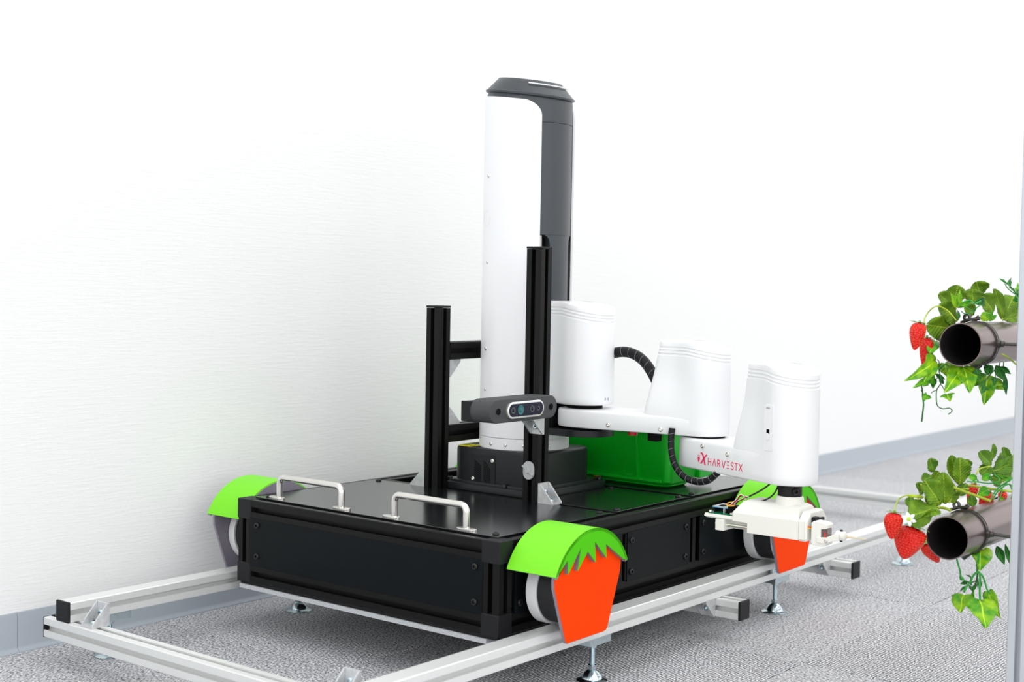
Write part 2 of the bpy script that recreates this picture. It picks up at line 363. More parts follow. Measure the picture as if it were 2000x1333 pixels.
# baseboard: vinyl strip with a flared foot, in lengths with butt joints
bbe = bpy.data.objects.new('baseboard_left', None); COL.objects.link(bbe); bbe.location = (XW, 0, 0); WM[bbe.name] = Matrix.Translation((XW, 0, 0)); bbe['kind'] = 'structure'
sec = [(0, 0), (.0105, 0), (.0105, .0012), (.0060, .0035), (.0030, .0085), (.0028, .0585), (.0018, .0605), (0, .0608)]
for ya, yb in ((-2.6, -1.207), (-1.2065, -.2972), (-.2967, .6128), (.6133, 1.5228), (1.5233, 2.4328), (2.4333, 3.3428), (3.3433, 4.2528), (4.2533, 8.0)):
    bm = bmesh.new(); loft(bm, [[Vector((XW+x, y, z)) for x, z in sec] for y in (ya, yb)]); obj('baseboard_piece', bm, base_grey, bbe, smooth=50)

# ------------------------------------------------------------------ guide rail track
G, S = .2964, .03
ZR = .0661     # rail underside
track = thing('rail_track', 'silver aluminium rail frame on levelling feet that carries the black cart', 'rail frame', (0, .7, 0))
for sgn in (-1, 1):
    xc = sgn*(G+S/2)
    rl = profile('rail', (xc, -.293, ZR+.015), 1, 2.12, silver, track, slots='LRB')
    bm = bmesh.new(); box(bm, (xc-.0155, -.297, ZR+.0005), (xc+.0155, -.2925, ZR+.031)); obj('end_cap', bm, cap_black, rl, bevel=.0012)
    bm = bmesh.new(); box(bm, (xc-.0155, 1.8265, ZR+.0005), (xc+.0155, 1.831, ZR+.031)); obj('end_cap', bm, cap_black, rl, bevel=.0012)
for y0, capd in ((-.2967, False), (.50, True), (.925, True), (1.77, True)):
    xe = .358 if not capd else .366
    cb = profile('crossbar', (-xe, y0+.015, .0511), 0, 2*xe, silver, track)
    if True:
        for sg in (-1, 1):
            bm = bmesh.new(); a, b = sorted((sg*xe, sg*(xe+(.0045 if capd else .0012)))); box(bm, (a, y0-.0005, .0356), (b, y0+.0305, .0666)); obj('end_cap', bm, cap_black, cb, bevel=.0012)
    if y0 > 0:
        for sg in (-1, 1):
            xa = sg*(G+.002) if sg > 0 else -(G+.028)
            bracket_at((xa, y0, ZR), (0, -.030, 0), (0, 0, -.030), (.026, 0, 0), cast, track)
    else:
        for sg in (-1, 1):
            xa = -.271 if sg < 0 else .243
            bracket_at((xa, -.2625, .0661), (0, -.0295, 0), (0, 0, .033), (.028, 0, 0), cast, track)
def foot(x, y):
    r = bmesh.new(); box(r, (x-.0125, y-.022, ZR-.0115), (x+.0125, y+.03, ZR)); f = obj('levelling_foot', r, chrome, track, bevel=.0008)
    r = bmesh.new(); cyl(r, (x, y, ZR-.017), (x, y, ZR-.0115), .0072, 6)
    obj('lock_nut', r, chrome, f, bevel=.0005)
    r = bmesh.new(); rings = []; z = .020; n = 12   # threaded stem
    while z < ZR-.0165:
        for dz, rr in ((0, .0036), (.0006, .0042)): rings.append(circ((x, y, z+dz), rr, (0, 0, 1), n))
        z += .0012
    loft(r, rings); obj('threaded_stem', r, chrome, f)
    r = bmesh.new(); cyl(r, (x, y, .0175), (x, y, .0235), .0068, 6); obj('hex_nut', r, chrome, f, bevel=.0005)
    r = bmesh.new(); lathe(r, (x, y, 0), (0, 0, 1), [(.0004, .0225), (.0016, .0228), (.0030, .0200), (.0042, .0152), (.0080, .0140), (.0125, .0108), (.0160, .0068), (.0178, .0030)], 36)
    obj('foot_dish', r, chrome, f, smooth=50)
for sg in (-1, 1):
    for y in (-.215, .170, .730, 1.30, 1.70): foot(sg*(G+S/2), y)
# joining plate in the right rail's outer slot
bm = bmesh.new(); box(bm, (G+S-.004, .690, ZR+.0105), (G+S+.0003, .735, ZR+.0195)); sj = obj('joining_plate', bm, chrome, track)
screw(scr_small, (G+S+.0003, .703, ZR+.015), (1, 0, 0), sj)

# ------------------------------------------------------------------ the cart
CX, ZB, ZT, LY = .2715, .0874, .2205, .805
cart = thing('harvest_cart', 'low black aluminium framed cart with strawberry shaped wheel covers on the rails', 'cart', (0, .4, ZB))
def bar(p0, ax, L, slots='LRTB'): return profile('frame_bar', p0, ax, L, black_alu, cart, slots)
h = .015
for z in (ZB+h, ZT-h):
    for y in (h, LY-h): bar((-CX+.03, y, z), 0, 2*CX-.06)
    for sx in (-1, 1): bar((sx*(CX-h), .03, z), 1, LY-.06)
    for sx in (-1, 1):
        for y in (0, LY-.03):
            if sx == 0: pass
for sx in (-1, 1):
    for y in (h, LY-h): bar((sx*(CX-h), y, ZB+.03), 2, ZT-ZB-.06)
    for y in (.306, .506): bar((sx*(CX-h), y, ZB+.03), 2, ZT-ZB-.06)
for y in (.306, .530): bar((-CX+.03, y, ZT-h), 0, 2*CX-.06)
# moulded corner blocks
for sx in (-1, 1):
    for y0 in (0, LY-.03):
        for z0 in (ZB, ZT-.031):
            bm = bmesh.new(); xa, xb = sorted((sx*(CX-.031), sx*(CX+.001)))
            ya, yb = (y0-.001, y0+.030) if y0 == 0 else (y0, y0+.031)
            box(bm, (xa, ya, z0-.0005), (xb, yb, z0+.0315)); obj('corner_cap', bm, cap_black, cart, bevel=.0016)
# panels
def side_panel(y0, y1, sx):
    bm = bmesh.new(); xa, xb = sorted((sx*(CX-.002), sx*(CX+.0015))); box(bm, (xa, y0, ZB+.028), (xb, y1, ZT-.028))
    p = obj('side_panel', bm, side_panel_m, cart, bevel=.0004, seg=1)
    for y in (y0+.011, y1-.011):
        for z in (ZB+.0425, ZT-.0415): screw(scr_black, (sx*(CX+.0015), y, z), (sx, 0, 0), p)
for sx in (-1, 1):
    side_panel(.314, .497, sx); side_panel(.531, LY-.035, sx); side_panel(.035, .298, sx)
for y, sy in ((0, -1), (LY, 1)):
    bm = bmesh.new(); ya, yb = sorted((y-sy*.002, y+sy*.0008)); box(bm, (-CX+.028, ya, ZB+.028), (CX-.028, yb, ZT-.028))
    p = obj('end_panel', bm, side_panel_m, cart, bevel=.0004, seg=1)
    for x in (-.2245, .2295):
        for z in (.1318, .1815): screw(scr_black, (x, y+sy*.0008, z), (0, sy, 0), p)
def top_panel(x0, x1, y0, y1, sc):
    bm = bmesh.new(); box(bm, (x0, y0, ZT), (x1, y1, ZT+.0022)); p = obj('top_panel', bm, panel_black, cart, bevel=.0005, seg=1)
    for x, y in sc: screw(scr_black, (x, y, ZT+.0022), (0, 0, 1), p)
top_panel(-CX+.019, CX-.019, .019, .298, [(-.235, .033), (.238, .033), (-.235, .286), (.238, .286)])
top_panel(.095, CX-.019, .313, .520, [(.243, .326), (.243, .508), (.108, .508)])
top_panel(-CX+.019, CX-.019, .538, LY-.019, [(.243, .552), (.243, .772), (-.24, .772), (-.24, .552)])
# floor board under the frame, a strip of light felt along its front edge
bm = bmesh.new(); box(bm, (-CX+.004, .003, ZB-.0045), (CX-.004, LY-.003, ZB-.0006)); obj('bottom_board', bm, cap_black, cart)
felt = mat('grey_speckled_felt', (.48, .50, .52), .9, var=.5, vscale=900)
bm = bmesh.new(); box(bm, (-CX+.006, -.001, ZB-.0110), (CX-.020, .05, ZB-.0046)); obj('felt_strip', bm, felt, cart)
# pull handles
def handle(xa, xb):
    y = .0265; z0 = ZT+.0008; z1 = ZT+.0385; r = .010
    bm = bmesh.new(); pts = [(xa, y, z0), (xa, y, z1-r)]
    for k in range(1, 6): a = k/6*PI/2; pts.append((xa+r-r*math.cos(a), y, z1-r+r*math.sin(a)))
    pts += [(xa+r, y, z1), (xb-r, y, z1)]
    for k in range(1, 6): a = k/6*PI/2; pts.append((xb-r+r*math.sin(a), y, z1-r+r*math.cos(a)))
    pts += [(xb, y, z1-r), (xb, y, z0)]
    tube(bm, pts, .0050, 16, sm=False); hd = obj('pull_handle', bm, steel, cart, smooth=50)
    for x, s in ((xa, -1), (xb, 1)):
        bm = bmesh.new(); ring = []
        lo_, hi_ = (-.0160, .0035) if s < 0 else (-.0100, .0120)
        for k in range(12): a = PI/2+PI*k/11; ring.append((x+lo_+.0062*math.cos(a), y+.0062*math.sin(a)))
        for k in range(12): a = -PI/2+PI*k/11; ring.append((x+hi_+.0062*math.cos(a), y+.0062*math.sin(a)))
        loft(bm, [[Vector((px, py, z)) for px, py in ring] for z in (ZT, ZT+.0062)]); obj('handle_foot', bm, steel, hd, bevel=.0008)
handle(-.203, -.063); handle(.049, .189)
# wheels and strawberry-shaped covers
def wheel(sx, yc):
    zc = .1475; r = .0512
    w_ = thing_part = bmesh.new()
    d = (sx, 0, 0); x = sx*.283
    lathe(w_, (x, yc, zc), d, [(0, .028), (0, r-.0015), (.0015, r), (.017, r), (.0185, r-.0015), (.0185, r-.008)], 56)
    wo = obj('wheel', w_, white_matte, cart, smooth=40)
    bm = bmesh.new(); lathe(bm, (x+sx*.0185, yc, zc), d, [(0, r-.0035), (.0330, r-.0035)], 56); obj('tyre', bm, tyre_m, wo, smooth=40)
    bm = bmesh.new(); lathe(bm, (x+sx*.0525, yc, zc), d, [(0, .02), (0, r-.001), (.0012, r), (.0125, r), (.0125, .02)], 56); obj('outer_rim', bm, white_matte, wo, smooth=40)
    bm = bmesh.new(); cyl(bm, (sx*.255, yc, zc), (sx*.283, yc, zc), .012, 20); obj('hub', bm, steel, wo, smooth=40)
    # curved cover
    R = .0935; za = .1455; t = .0022
    a0 = math.atan2(.1835-za, .086); N = 28
    angs = [a0+(PI-2*a0)*k/N for k in range(N+1)]
    x0_, x1_ = sx*.277, sx*.3618
    cv = bmesh.new()
    sec = [(yc+R*math.cos(a), za+R*math.sin(a)) for a in angs]+[(yc+(R-t)*math.cos(a), za+(R-t)*math.sin(a)) for a in reversed(angs)]
    loft(cv, [[Vector((xx, y, z)) for y, z in sec] for xx in (x0_, x1_)])
    cover = obj('wheel_cover', cv, green_curve, cart, smooth=40)
    bm = bmesh.new()
    sec = [(yc+(R-t)*math.cos(a), za+(R-t)*math.sin(a)) for a in angs]+[(yc+(R-t-.0022)*math.cos(a), za+(R-t-.0022)*math.sin(a)) for a in reversed(angs)]
    loft(bm, [[Vector((xx, y, z)) for y, z in sec] for xx in (x0_, x1_)]); obj('cover_liner', bm, grey_edge, cover, smooth=40)
    # inner backing plate and hub arm
    bm = bmesh.new()
    def q(y, z, xx): return Vector((xx, yc+y, z))
    # outline of the berry plate (y offset, z)
    berry = [(-.0800, .178), (-.0795, .166), (-.0525, .0905), (-.0505, .0870), (-.0470, .0853), (-.0430, .0855), (.0400, .0862), (.0455, .0875), (.0490, .0920), (.0775, .167), (.0790, .180), (.070, .205), (.04, .228), (0, .2345), (-.04, .228), (-.070, .205)]
    prism(bm, [q(y, z, sx*.3495) for y, z in berry], (sx*.0045, 0, 0)); obj('berry_backing', bm, grey_edge, cover)
    bm = bmesh.new(); (prism if sx > 0 else (lambda *a: None))(bm, [q(y*.995, z+.0006, sx*.354) for y, z in berry], (sx*.0006, 0, 0))
    if sx > 0: obj('berry_plate', bm, orange, cover)
    # leafy crown: arc on top, saw teeth below
    arc = [(R*math.cos(a), za+R*math.sin(a)) for a in angs]       # from +y to -y
    teeth = [(-.0838, .1805), (-.0580, .2035), (-.0560, .1800), (-.0330, .2145), (-.0355, .1765), (-.0085, .2000), (.0085, .1780), (.0090, .2075), (.0350, .1820), (.0380, .2010), (.0590, .1905), (.0625, .2050)]
    teeth = [(-.0862, .1815), (-.0600, .2035), (-.0585, .1835), (-.0300, .2160), (-.0365, .1850), (-.0135, .2085), (.0060, .1905), (.0030, .2200), (.0320, .1930), (.0300, .2130), (.0700, .1880), (.0800, .1830)]
    pl = arc + teeth
    bm = bmesh.new(); prism(bm, [q(y*(.962 if k_ < len(arc) else 1), z-(.0032 if k_ < len(arc) else 0), sx*.3545) for k_, (y, z) in enumerate(pl)], (sx*.0065, 0, 0)); obj('leaf_crown_back', bm, grey_edge, cover)
    bm = bmesh.new(); prism(bm, [q(y, z, sx*.3610) for y, z in pl], (sx*.0008, 0, 0))
    if sx > 0: obj('leaf_crown', bm, green_flat, cover)
    bm = bmesh.new(); prism(bm, [q(y, z, sx*.2755) for y, z in [(c_[0]*.97, c_[1]-.002) for c_ in arc if c_[1] > .199]], (sx*.003, 0, 0)); obj('cover_inner_plate', bm, grey_edge, cover)
for sx in (-1, 1):
    for yc in (.0955, .7115): wheel(sx, yc)

# ------------------------------------------------------------------ posts and beams carrying the sensor
mast = thing('sensor_frame', 'black slotted aluminium posts and bars standing on the cart in front of the column', 'frame', (0, .306, ZT))
def post(x, y, ztop, nm='post'):
    p = profile(nm, (x, y, ZT), 2, ztop-.004-ZT, black_alu, mast)
    bm = bmesh.new(); box(bm, (x-.0152, y-.0152, ztop-.0035), (x+.0152, y+.0152, ztop)); obj('post_cap', bm, cap_black, p, bevel=.001)
    return p
post(-.118, .306, .5345); post(.097, .306, .6345); 
for z0 in (.4420, .2995):
    p = profile('beam', (-.118, .3215, z0+.015), 1, .28, black_alu, mast)
post(-.118, .6165, .5345)
bracket_at((-.133, .293, ZT), (-.034, 0, 0), (0, 0, .034), (0, .026, 0), cast, mast)
bracket_at((.112, .293, ZT), (.030, 0, 0), (0, 0, .034), (0, .026, 0), cast, mast)
bracket_at((-.131, .321, .442), (0, .030, 0), (0, 0, -.030), (.026, 0, 0), cast, mast, bolts=False)
bracket_at((-.131, .321, .3295), (0, .030, 0), (0, 0, .030), (.026, 0, 0), cast, mast, bolts=False)
bracket_at((.099, .291, .3640), (0, -.030, 0), (0, 0, -.030), (.026-.0, 0, 0), cast, mast)
sb = profile('sensor_bar', (.097, .1405, .3790), 1, .150, black_alu, mast)
bm = bmesh.new(); box(bm, (.0815, .136, .3635), (.1125, .1408, .3945)); obj('end_cap', bm, cap_black, sb, bevel=.0014)
# grey turn-button fitting on the front post
bm = bmesh.new(); c = Vector((.096, .291, .274)); ring = []
for k in range(10): a = PI*k/9; ring.append((c.x+.0105*math.cos(a), c.z+.0045+.0105*math.sin(a)))
for k in range(10): a = PI+PI*k/9; ring.append((c.x+.0105*math.cos(a), c.z-.0045+.0105*math.sin(a)))
prism(bm, [(x, c.y, z) for x, z in ring], (0, -.0035, 0)); fb = obj('slot_clip', bm, light_grey, mast, bevel=.0006)
bm = bmesh.new(); lathe(bm, (c.x, c.y-.0035, c.z), (0, -1, 0), [(0, .0045), (.004, .004)], 20)
for s in (1, -1):
    dx, dz = -.0105*s, .0075*s; n = Vector((dz, 0, -dx)).normalized()*.0014
    prism(bm, [Vector((c.x, c.y-.0035, c.z))+n, Vector((c.x+dx, c.y-.0035, c.z+dz))+n, Vector((c.x+dx, c.y-.0035, c.z+dz))-n, Vector((c.x, c.y-.0035, c.z))-n], (0, -.0030, 0))
obj('clip_lever', bm, light_grey, fb, bevel=.0005)

# depth camera
dc = thing('depth_camera', 'grey textured depth camera with four lenses in a silver oval on the bar', 'camera', (.13, .21, .365))
def stadium(cy, cz, hl, r, n=16):
    out = []
    for k in range(n+1): a = -PI/2+PI*k/n; out.append((cy+hl+r*math.cos(a), cz+r*math.sin(a)))
    for k in range(n+1): a = PI/2+PI*k/n; out.append((cy-hl+r*math.cos(a), cz+r*math.sin(a)))
    return out
YC, ZC, XF = .2060, .3820, .1500
bm = bmesh.new(); loft(bm, [[Vector((x, y, z)) for y, z in stadium(YC, ZC, .0665-i*.3, .0178-i)] for x, i in ((.1125, 0), (XF-.001, 0), (XF, .001))]); obj('case', bm, cam_grey, dc, smooth=40)
bm = bmesh.new(); loft(bm, [[Vector((x, y, z)) for y, z in stadium(YC, ZC-.0, hl, r)] for x, hl, r in ((XF-.001, .0325, .0128), (XF+.0032, .0325, .0128), (XF+.004, .0325, .0118), (XF+.004, .0325, .0100), (XF+.003, .0325, .0098))]); obj('lens_surround', bm, cam_silver, dc, smooth=40)
bm = bmesh.new(); loft(bm, [[Vector((x, y, z)) for y, z in stadium(YC, ZC, .0325, .0096)] for x in (XF+.003, XF+.0035)]); gl = obj('lens_window', bm, lens_glass, dc)
for y, r, mm in ((.174, .0052, lens_grey), (.1925, .0074, lens_teal), (.2210, .0052, lens_grey), (.2365, .0036, lens_grey)):
    bm = bmesh.new(); lathe(bm, (XF+.0034, y, ZC), (1, 0, 0), [(0, r), (.0006, r), (.0007, r*.8), (.0003, r*.62)], 28); ln = obj('lens', bm, mm, gl, smooth=30)
    bm = bmesh.new(); lathe(bm, (XF+.0038, y, ZC), (1, 0, 0), [(0, r*.5), (.0005, r*.45), (.0012, r*.2)], 20); obj('lens_core', bm, lens_teal if mm is lens_teal else lens_glass, ln, smooth=30) if False else obj('lens_core', bm, lens_teal if mm is lens_teal else lens_glass, gl, smooth=30)
for y in (.1425, .2735):
    bm = bmesh.new(); annulus(bm, (XF-.0004, y, ZC), (1, 0, 0), .0044, .0050, 0, .0010, 24); cyl(bm, (XF-.0005, y, ZC), (XF+.0004, y, ZC), .0043, 24)
    obj('mounting_hole', bm, slot_black, dc)

# ------------------------------------------------------------------ robot arm
CO = Vector((-.0165, .420, 0)); CR = .0778
J1 = Vector((.1110, .420, 0)); J2 = Vector((.3250, .4500, 0)); J3 = Vector((.5135, .3790, 0))
arm = thing('robot_arm', 'white jointed robot arm with a tall column on a black base on the cart', 'robot arm', (CO.x, CO.y, ZT))
def rrect(x0, x1, y0, y1, r, n=8):
    out = []
    for cx_, cy_, a in ((x1-r, y1-r, 0), (x0+r, y1-r, PI/2), (x0+r, y0+r, PI), (x1-r, y0+r, 3*PI/2)):
        for k in range(n+1): t = a+PI/2*k/n; out.append((cx_+r*math.cos(t), cy_+r*math.sin(t)))
    return out
Z0 = ZT+.0005
bm = bmesh.new()
loft(bm, [[Vector((x, y, z)) for x, y in rrect(-.123+i, .087-i, .3225+i, .535-i, .020)] for z, i in ((Z0, 0), (Z0+.0105, 0), (Z0+.0115, .001))])
mp_ = obj('mounting_plate', bm, base_black, arm, smooth=50)
bm = bmesh.new()
loft(bm, [[Vector((x, y, z)) for x, y in rrect(-.114+i, .076-i, .3275+i, .512-i, .020)] for z, i in ((Z0+.0112, 0), (Z0+.0150, 0), (Z0+.0160, .001))])
obj('mounting_flange', bm, base_black, arm, smooth=50)
bm = bmesh.new()
loft(bm, [[Vector((x, y, z)) for x, y in rrect(-.109+i, .072-i, .3325+i, .505-i, .028, 12)] for z, i in ((Z0+.0155, 0), (.2880, 0), (.2915, .0008), (.2935, .003))])
base = obj('base', bm, base_black, arm, smooth=50)
for x, y in ((-.110, .334), (.016, .3275), (.074, .520), (-.11, .52), (.078, .345)): screw(bolt_black, (x, y, Z0+.0115), (0, 0, 1), mp_, 'bolt')
bm = bmesh.new(); box(bm, (.060, .5225, Z0+.0115), (.072, .530, Z0+.018)); obj('brass_stop', bm, brass, mp_, bevel=.0006)
# vent cover on the base front
vx0, vx1, vz0, vz1, vy = -.062, -.008, .2345, .2825, .3325
bm = bmesh.new(); prism(bm, [(x, vy, z) for x, z in rrect(vx0, vx1, vz0, vz1, .004, 5)], (0, -.0012, 0)); vc = obj('vent_cover', bm, base_black, base, bevel=.0003, seg=1) if False else obj('vent_cover', bm, base_black, arm, bevel=.0003, seg=1)
for col_, xs in enumerate((-.0535, -.0330)):
    for k in range(9):
        z = .2735-k*.0038-(0 if col_ == 0 else .0005); x = xs; ln = .0150
        if col_ == 1 and k == 0: ln = .010
        bm = bmesh.new(); y = vy-.00125
        prism(bm, [(x, y, z), (x, y, z-.0019), (x+ln, y, z-.0019-ln*.62), (x+ln, y, z-ln*.62)], (0, -.0002, 0)); obj('vent_slot', bm, slot_black, vc)
screw(scr_steel, (-.0135, vy-.0012, .2745), (0, -1, 0), vc); screw(scr_steel, (-.0560, vy-.0012, .2410), (0, -1, 0), vc)
bm = bmesh.new(); box(bm, (-.1000, .3385, .2935), (-.0700, .3680, .2940)); lb = obj('yellow_label', bm, yellow, arm)
for x, wd in ((-.094, .001), (-.091, .0016), (-.0875, .001), (-.0845, .0018), (-.077, .003)):
    bm = bmesh.new(); box(bm, (x, .3440, .2940), (x+wd, .3620, .2941)); obj('label_print', bm, slot_black, lb)
# column: angle a measured from +X; channel faces +X
def arc_shell(bm, r0, r1, a0, a1, z0, z1, n=40):
    pr_ = []
    for k in range(n+1): a = a0+(a1-a0)*k/n; pr_.append((r1*math.cos(a), r1*math.sin(a)))
    for k in range(n+1): a = a1+(a0-a1)*k/n; pr_.append((r0*math.cos(a), r0*math.sin(a)))
    loft(bm, [[Vector((CO.x+x, CO.y+y, z)) for x, y in pr_] for z in (z0, z1)])
HALF = math.radians(37)
bm = bmesh.new(); lathe(bm, (CO.x, CO.y, 0), (0, 0, 1), [(.2935, CR-.002), (.2935, CR), (.3115, CR), (.3125, CR-.0012)], 72); ring_o = obj('column_foot_ring', bm, white_pl, arm, smooth=40)
for a in (-98, -76, -52, -20, 60, 120, 170): a = math.radians(a); screw(scr_small, (CO.x+CR*math.cos(a), CO.y+CR*math.sin(a), .3020), (math.cos(a), math.sin(a), 0), ring_o)
# white shell with rounded upper corners
ZC0, ZC1 = .3135, .8865
bm = bmesh.new(); N = 96; rc = .030; rows = []
zs = [ZC0, ZC0+.002, .45, .6, .8] + [ZC1-rc+rc*math.sin(PI/2*k/10) for k in range(11)]
for z in zs:
    ext = 0
    if z > ZC1-rc: ext = rc-math.sqrt(max(0, rc*rc-(z-(ZC1-rc))**2))
    ha = HALF+ext/CR
    rows.append([(ha+(2*PI-2*ha)*k/N, z) for k in range(N+1)])
def shell_pt(a, z, r): return Vector((CO.x+r*math.cos(a), CO.y+r*math.sin(a), z))
vo = [[bm.verts.new(shell_pt(a, z, CR)) for a, z in row] for row in rows]; vi = [[bm.verts.new(shell_pt(a, z, CR-.0035)) for a, z in row] for row in rows]
for i in range(len(rows)-1):
    for k in range(N):
        bm.faces.new((vo[i][k], vo[i][k+1], vo[i+1][k+1], vo[i+1][k])); bm.faces.new((vi[i][k+1], vi[i][k], vi[i+1][k], vi[i+1][k+1]))
    for k in (0, N): bm.faces.new((vo[i][k], vo[i+1][k], vi[i+1][k], vi[i][k]) if k == 0 else (vo[i+1][k], vo[i][k], vi[i][k], vi[i+1][k]))
for i in (0, len(rows)-1):
    for k in range(N): bm.faces.new((vo[i][k], vi[i][k], vi[i][k+1], vo[i][k+1]) if i == 0 else (vo[i][k+1], vi[i][k+1], vi[i][k], vo[i][k]))
shell = obj('column_cover', bm, white_pl, arm, smooth=40)
for z in (.3935, .4630, .6100, .7560):
    for a in (-113,): a = math.radians(a); screw(scr_small, (CO.x+CR*math.cos(a), CO.y+CR*math.sin(a), z), (math.cos(a), math.sin(a), 0), shell)
# faint round emblem on the cover
bm = bmesh.new(); em = []
a_c = math.radians(-117)
for r0, r1, a0, a1 in ((.0115, .0135, .9, 2*PI+.3),):
    n = 30; pin = []; pout = []
    for k in range(n+1):
        t = a0+(a1-a0)*k/n
        for rr, lst in ((r0, pin), (r1, pout)): lst.append(shell_pt(a_c+rr*math.cos(t)/CR, .684+rr*math.sin(t), CR+.00015))
    for k in range(n): bm.faces.new([bm.verts.new(p) for p in (pin[k], pin[k+1], pout[k+1], pout[k])])
emb_m = mat('faint_emblem', (0.80, 0.81, 0.84), .35); obj('round_emblem', bm, emb_m, shell)
# dark core, upper sleeve, centre strip
bm = bmesh.new(); lathe(bm, (CO.x, CO.y, 0), (0, 0, 1), [(.3125, .058), (.8900, .058)], 48); obj('column_core', bm, slot_black, arm, smooth=40)
RS = CR-.0045
bm = bmesh.new(); lathe(bm, (CO.x, CO.y, 0), (0, 0, 1), [(.6570, RS-.002), (.6575, RS), (.8445, RS)], 72); obj('upper_sleeve', bm, dark_grey, arm, smooth=40)
bm = bmesh.new(); lathe(bm, (CO.x, CO.y, 0), (0, 0, 1), [(.8452, RS-.0006), (.8452, RS+.0002), (.8890, RS+.0002), (.8935, RS-.001)], 72); obj('neck_sleeve', bm, dark_grey, arm, smooth=40)
bm = bmesh.new(); sw = math.radians(21); n = 24; zz = [.3130, .5, .640, .6485, .654, .6575]; ww_ = [0, 0, 0, .02, .07, .16]
loft(bm, [[Vector((CO.x+rr*math.cos(t), CO.y+rr*math.sin(t), z)) for rr, t in [(RS-.0008, -(sw+e)+2*(sw+e)*k/n) for k in range(n+1)]+[(.056, (sw+e)-2*(sw+e)*k/n) for k in range(n+1)]] for z, e in zip(zz, ww_)])
obj('centre_strip', bm, dark_grey, arm, smooth=40)
bm = bmesh.new(); box(bm, (CO.x+.050, CO.y-.045, .32), (CO.x+.058, CO.y-.036, .656)); obj('guide_rod', bm, cast, arm)
bm = bmesh.new(); arc_shell(bm, .060, CR-.001, -HALF+.02, HALF-.02, .3120, .3200); obj('white_sill', bm, white_pl, arm, smooth=40)
# top cap: stepped truncated cone
bm = bmesh.new(); lathe(bm, (CO.x, CO.y, 0), (0, 0, 1), [(.8925, RS-.002), (.8950, CR-.0015), (.8980, CR-.0010), (.8990, CR-.0035), (.9105, .0640), (.9210, .0545), (.9215, .0535)], 72); capo = obj('column_cap', bm, dark_grey, arm, smooth=22)
bm = bmesh.new(); n = 24; A0, A1 = math.radians(-55), math.radians(40); r = .0632
pts = [Vector((CO.x+(r+.0002)*math.cos(A0+(A1-A0)*k/n), CO.y+(r+.0002)*math.sin(A0+(A1-A0)*k/n), .9150)) for k in range(n+1)]
tube(bm, pts, .0013, 8, sm=False); obj('indicator_slot', bm, cam_silver, capo, smooth=40)

# the top of the column slopes down towards the arm side
def slope(o, zlo, zhi, k=-.126):
    for v in o.data.vertices:
        wz = v.co.z+o.location.z; wx = v.co.x+o.location.x
        t = max(0, min(1, (wz-zlo)/(zhi-zlo))); v.co.z += k*(wx-CO.x)*t
for o_ in [x for x in COL.objects if x.name.split('.')[0] in ('column_cap', 'indicator_slot', 'neck_sleeve', 'column_cover')]: slope(o_, .846, .884)
# arm links
def link_frame(J, K): d = (K-J); d.z = 0; L = d.length; d.normalize(); return d, Vector((-d.y, d.x, 0)), L
def capsule(J, K, ra, rb, n=20):
    d, nn, L = link_frame(J, K); al = math.asin((ra-rb)/L); out = []
    for k in range(n+1): t = PI/2+al*0+PI*k/n; out.append(J+d*ra*math.cos(t)+nn*ra*math.sin(t))
    for k in range(n+1): t = -PI/2+PI*k/n; out.append(K+d*rb*math.cos(t)+nn*rb*math.sin(t))
    return out
def inset(poly, c, e):
    out = []; n = len(poly)
    for i in range(n):
        a, b = poly[i-1], poly[(i+1) % n]; t = (b-a); t.z = 0
        if t.length < 1e-7: out.append(poly[i]); continue
        t.normalize(); nn = Vector((t.y, -t.x, 0)); out.append(poly[i]-nn*e)
    return out
def at_z(poly, z): return [Vector((p.x, p.y, z)) for p in poly]
def body(name, poly, levels, m, parent, sm=40):
    bm = bmesh.new(); loft(bm, [at_z(inset(poly, None, e), z) for z, e in levels]); return obj(name, bm, m, parent, smooth=sm)
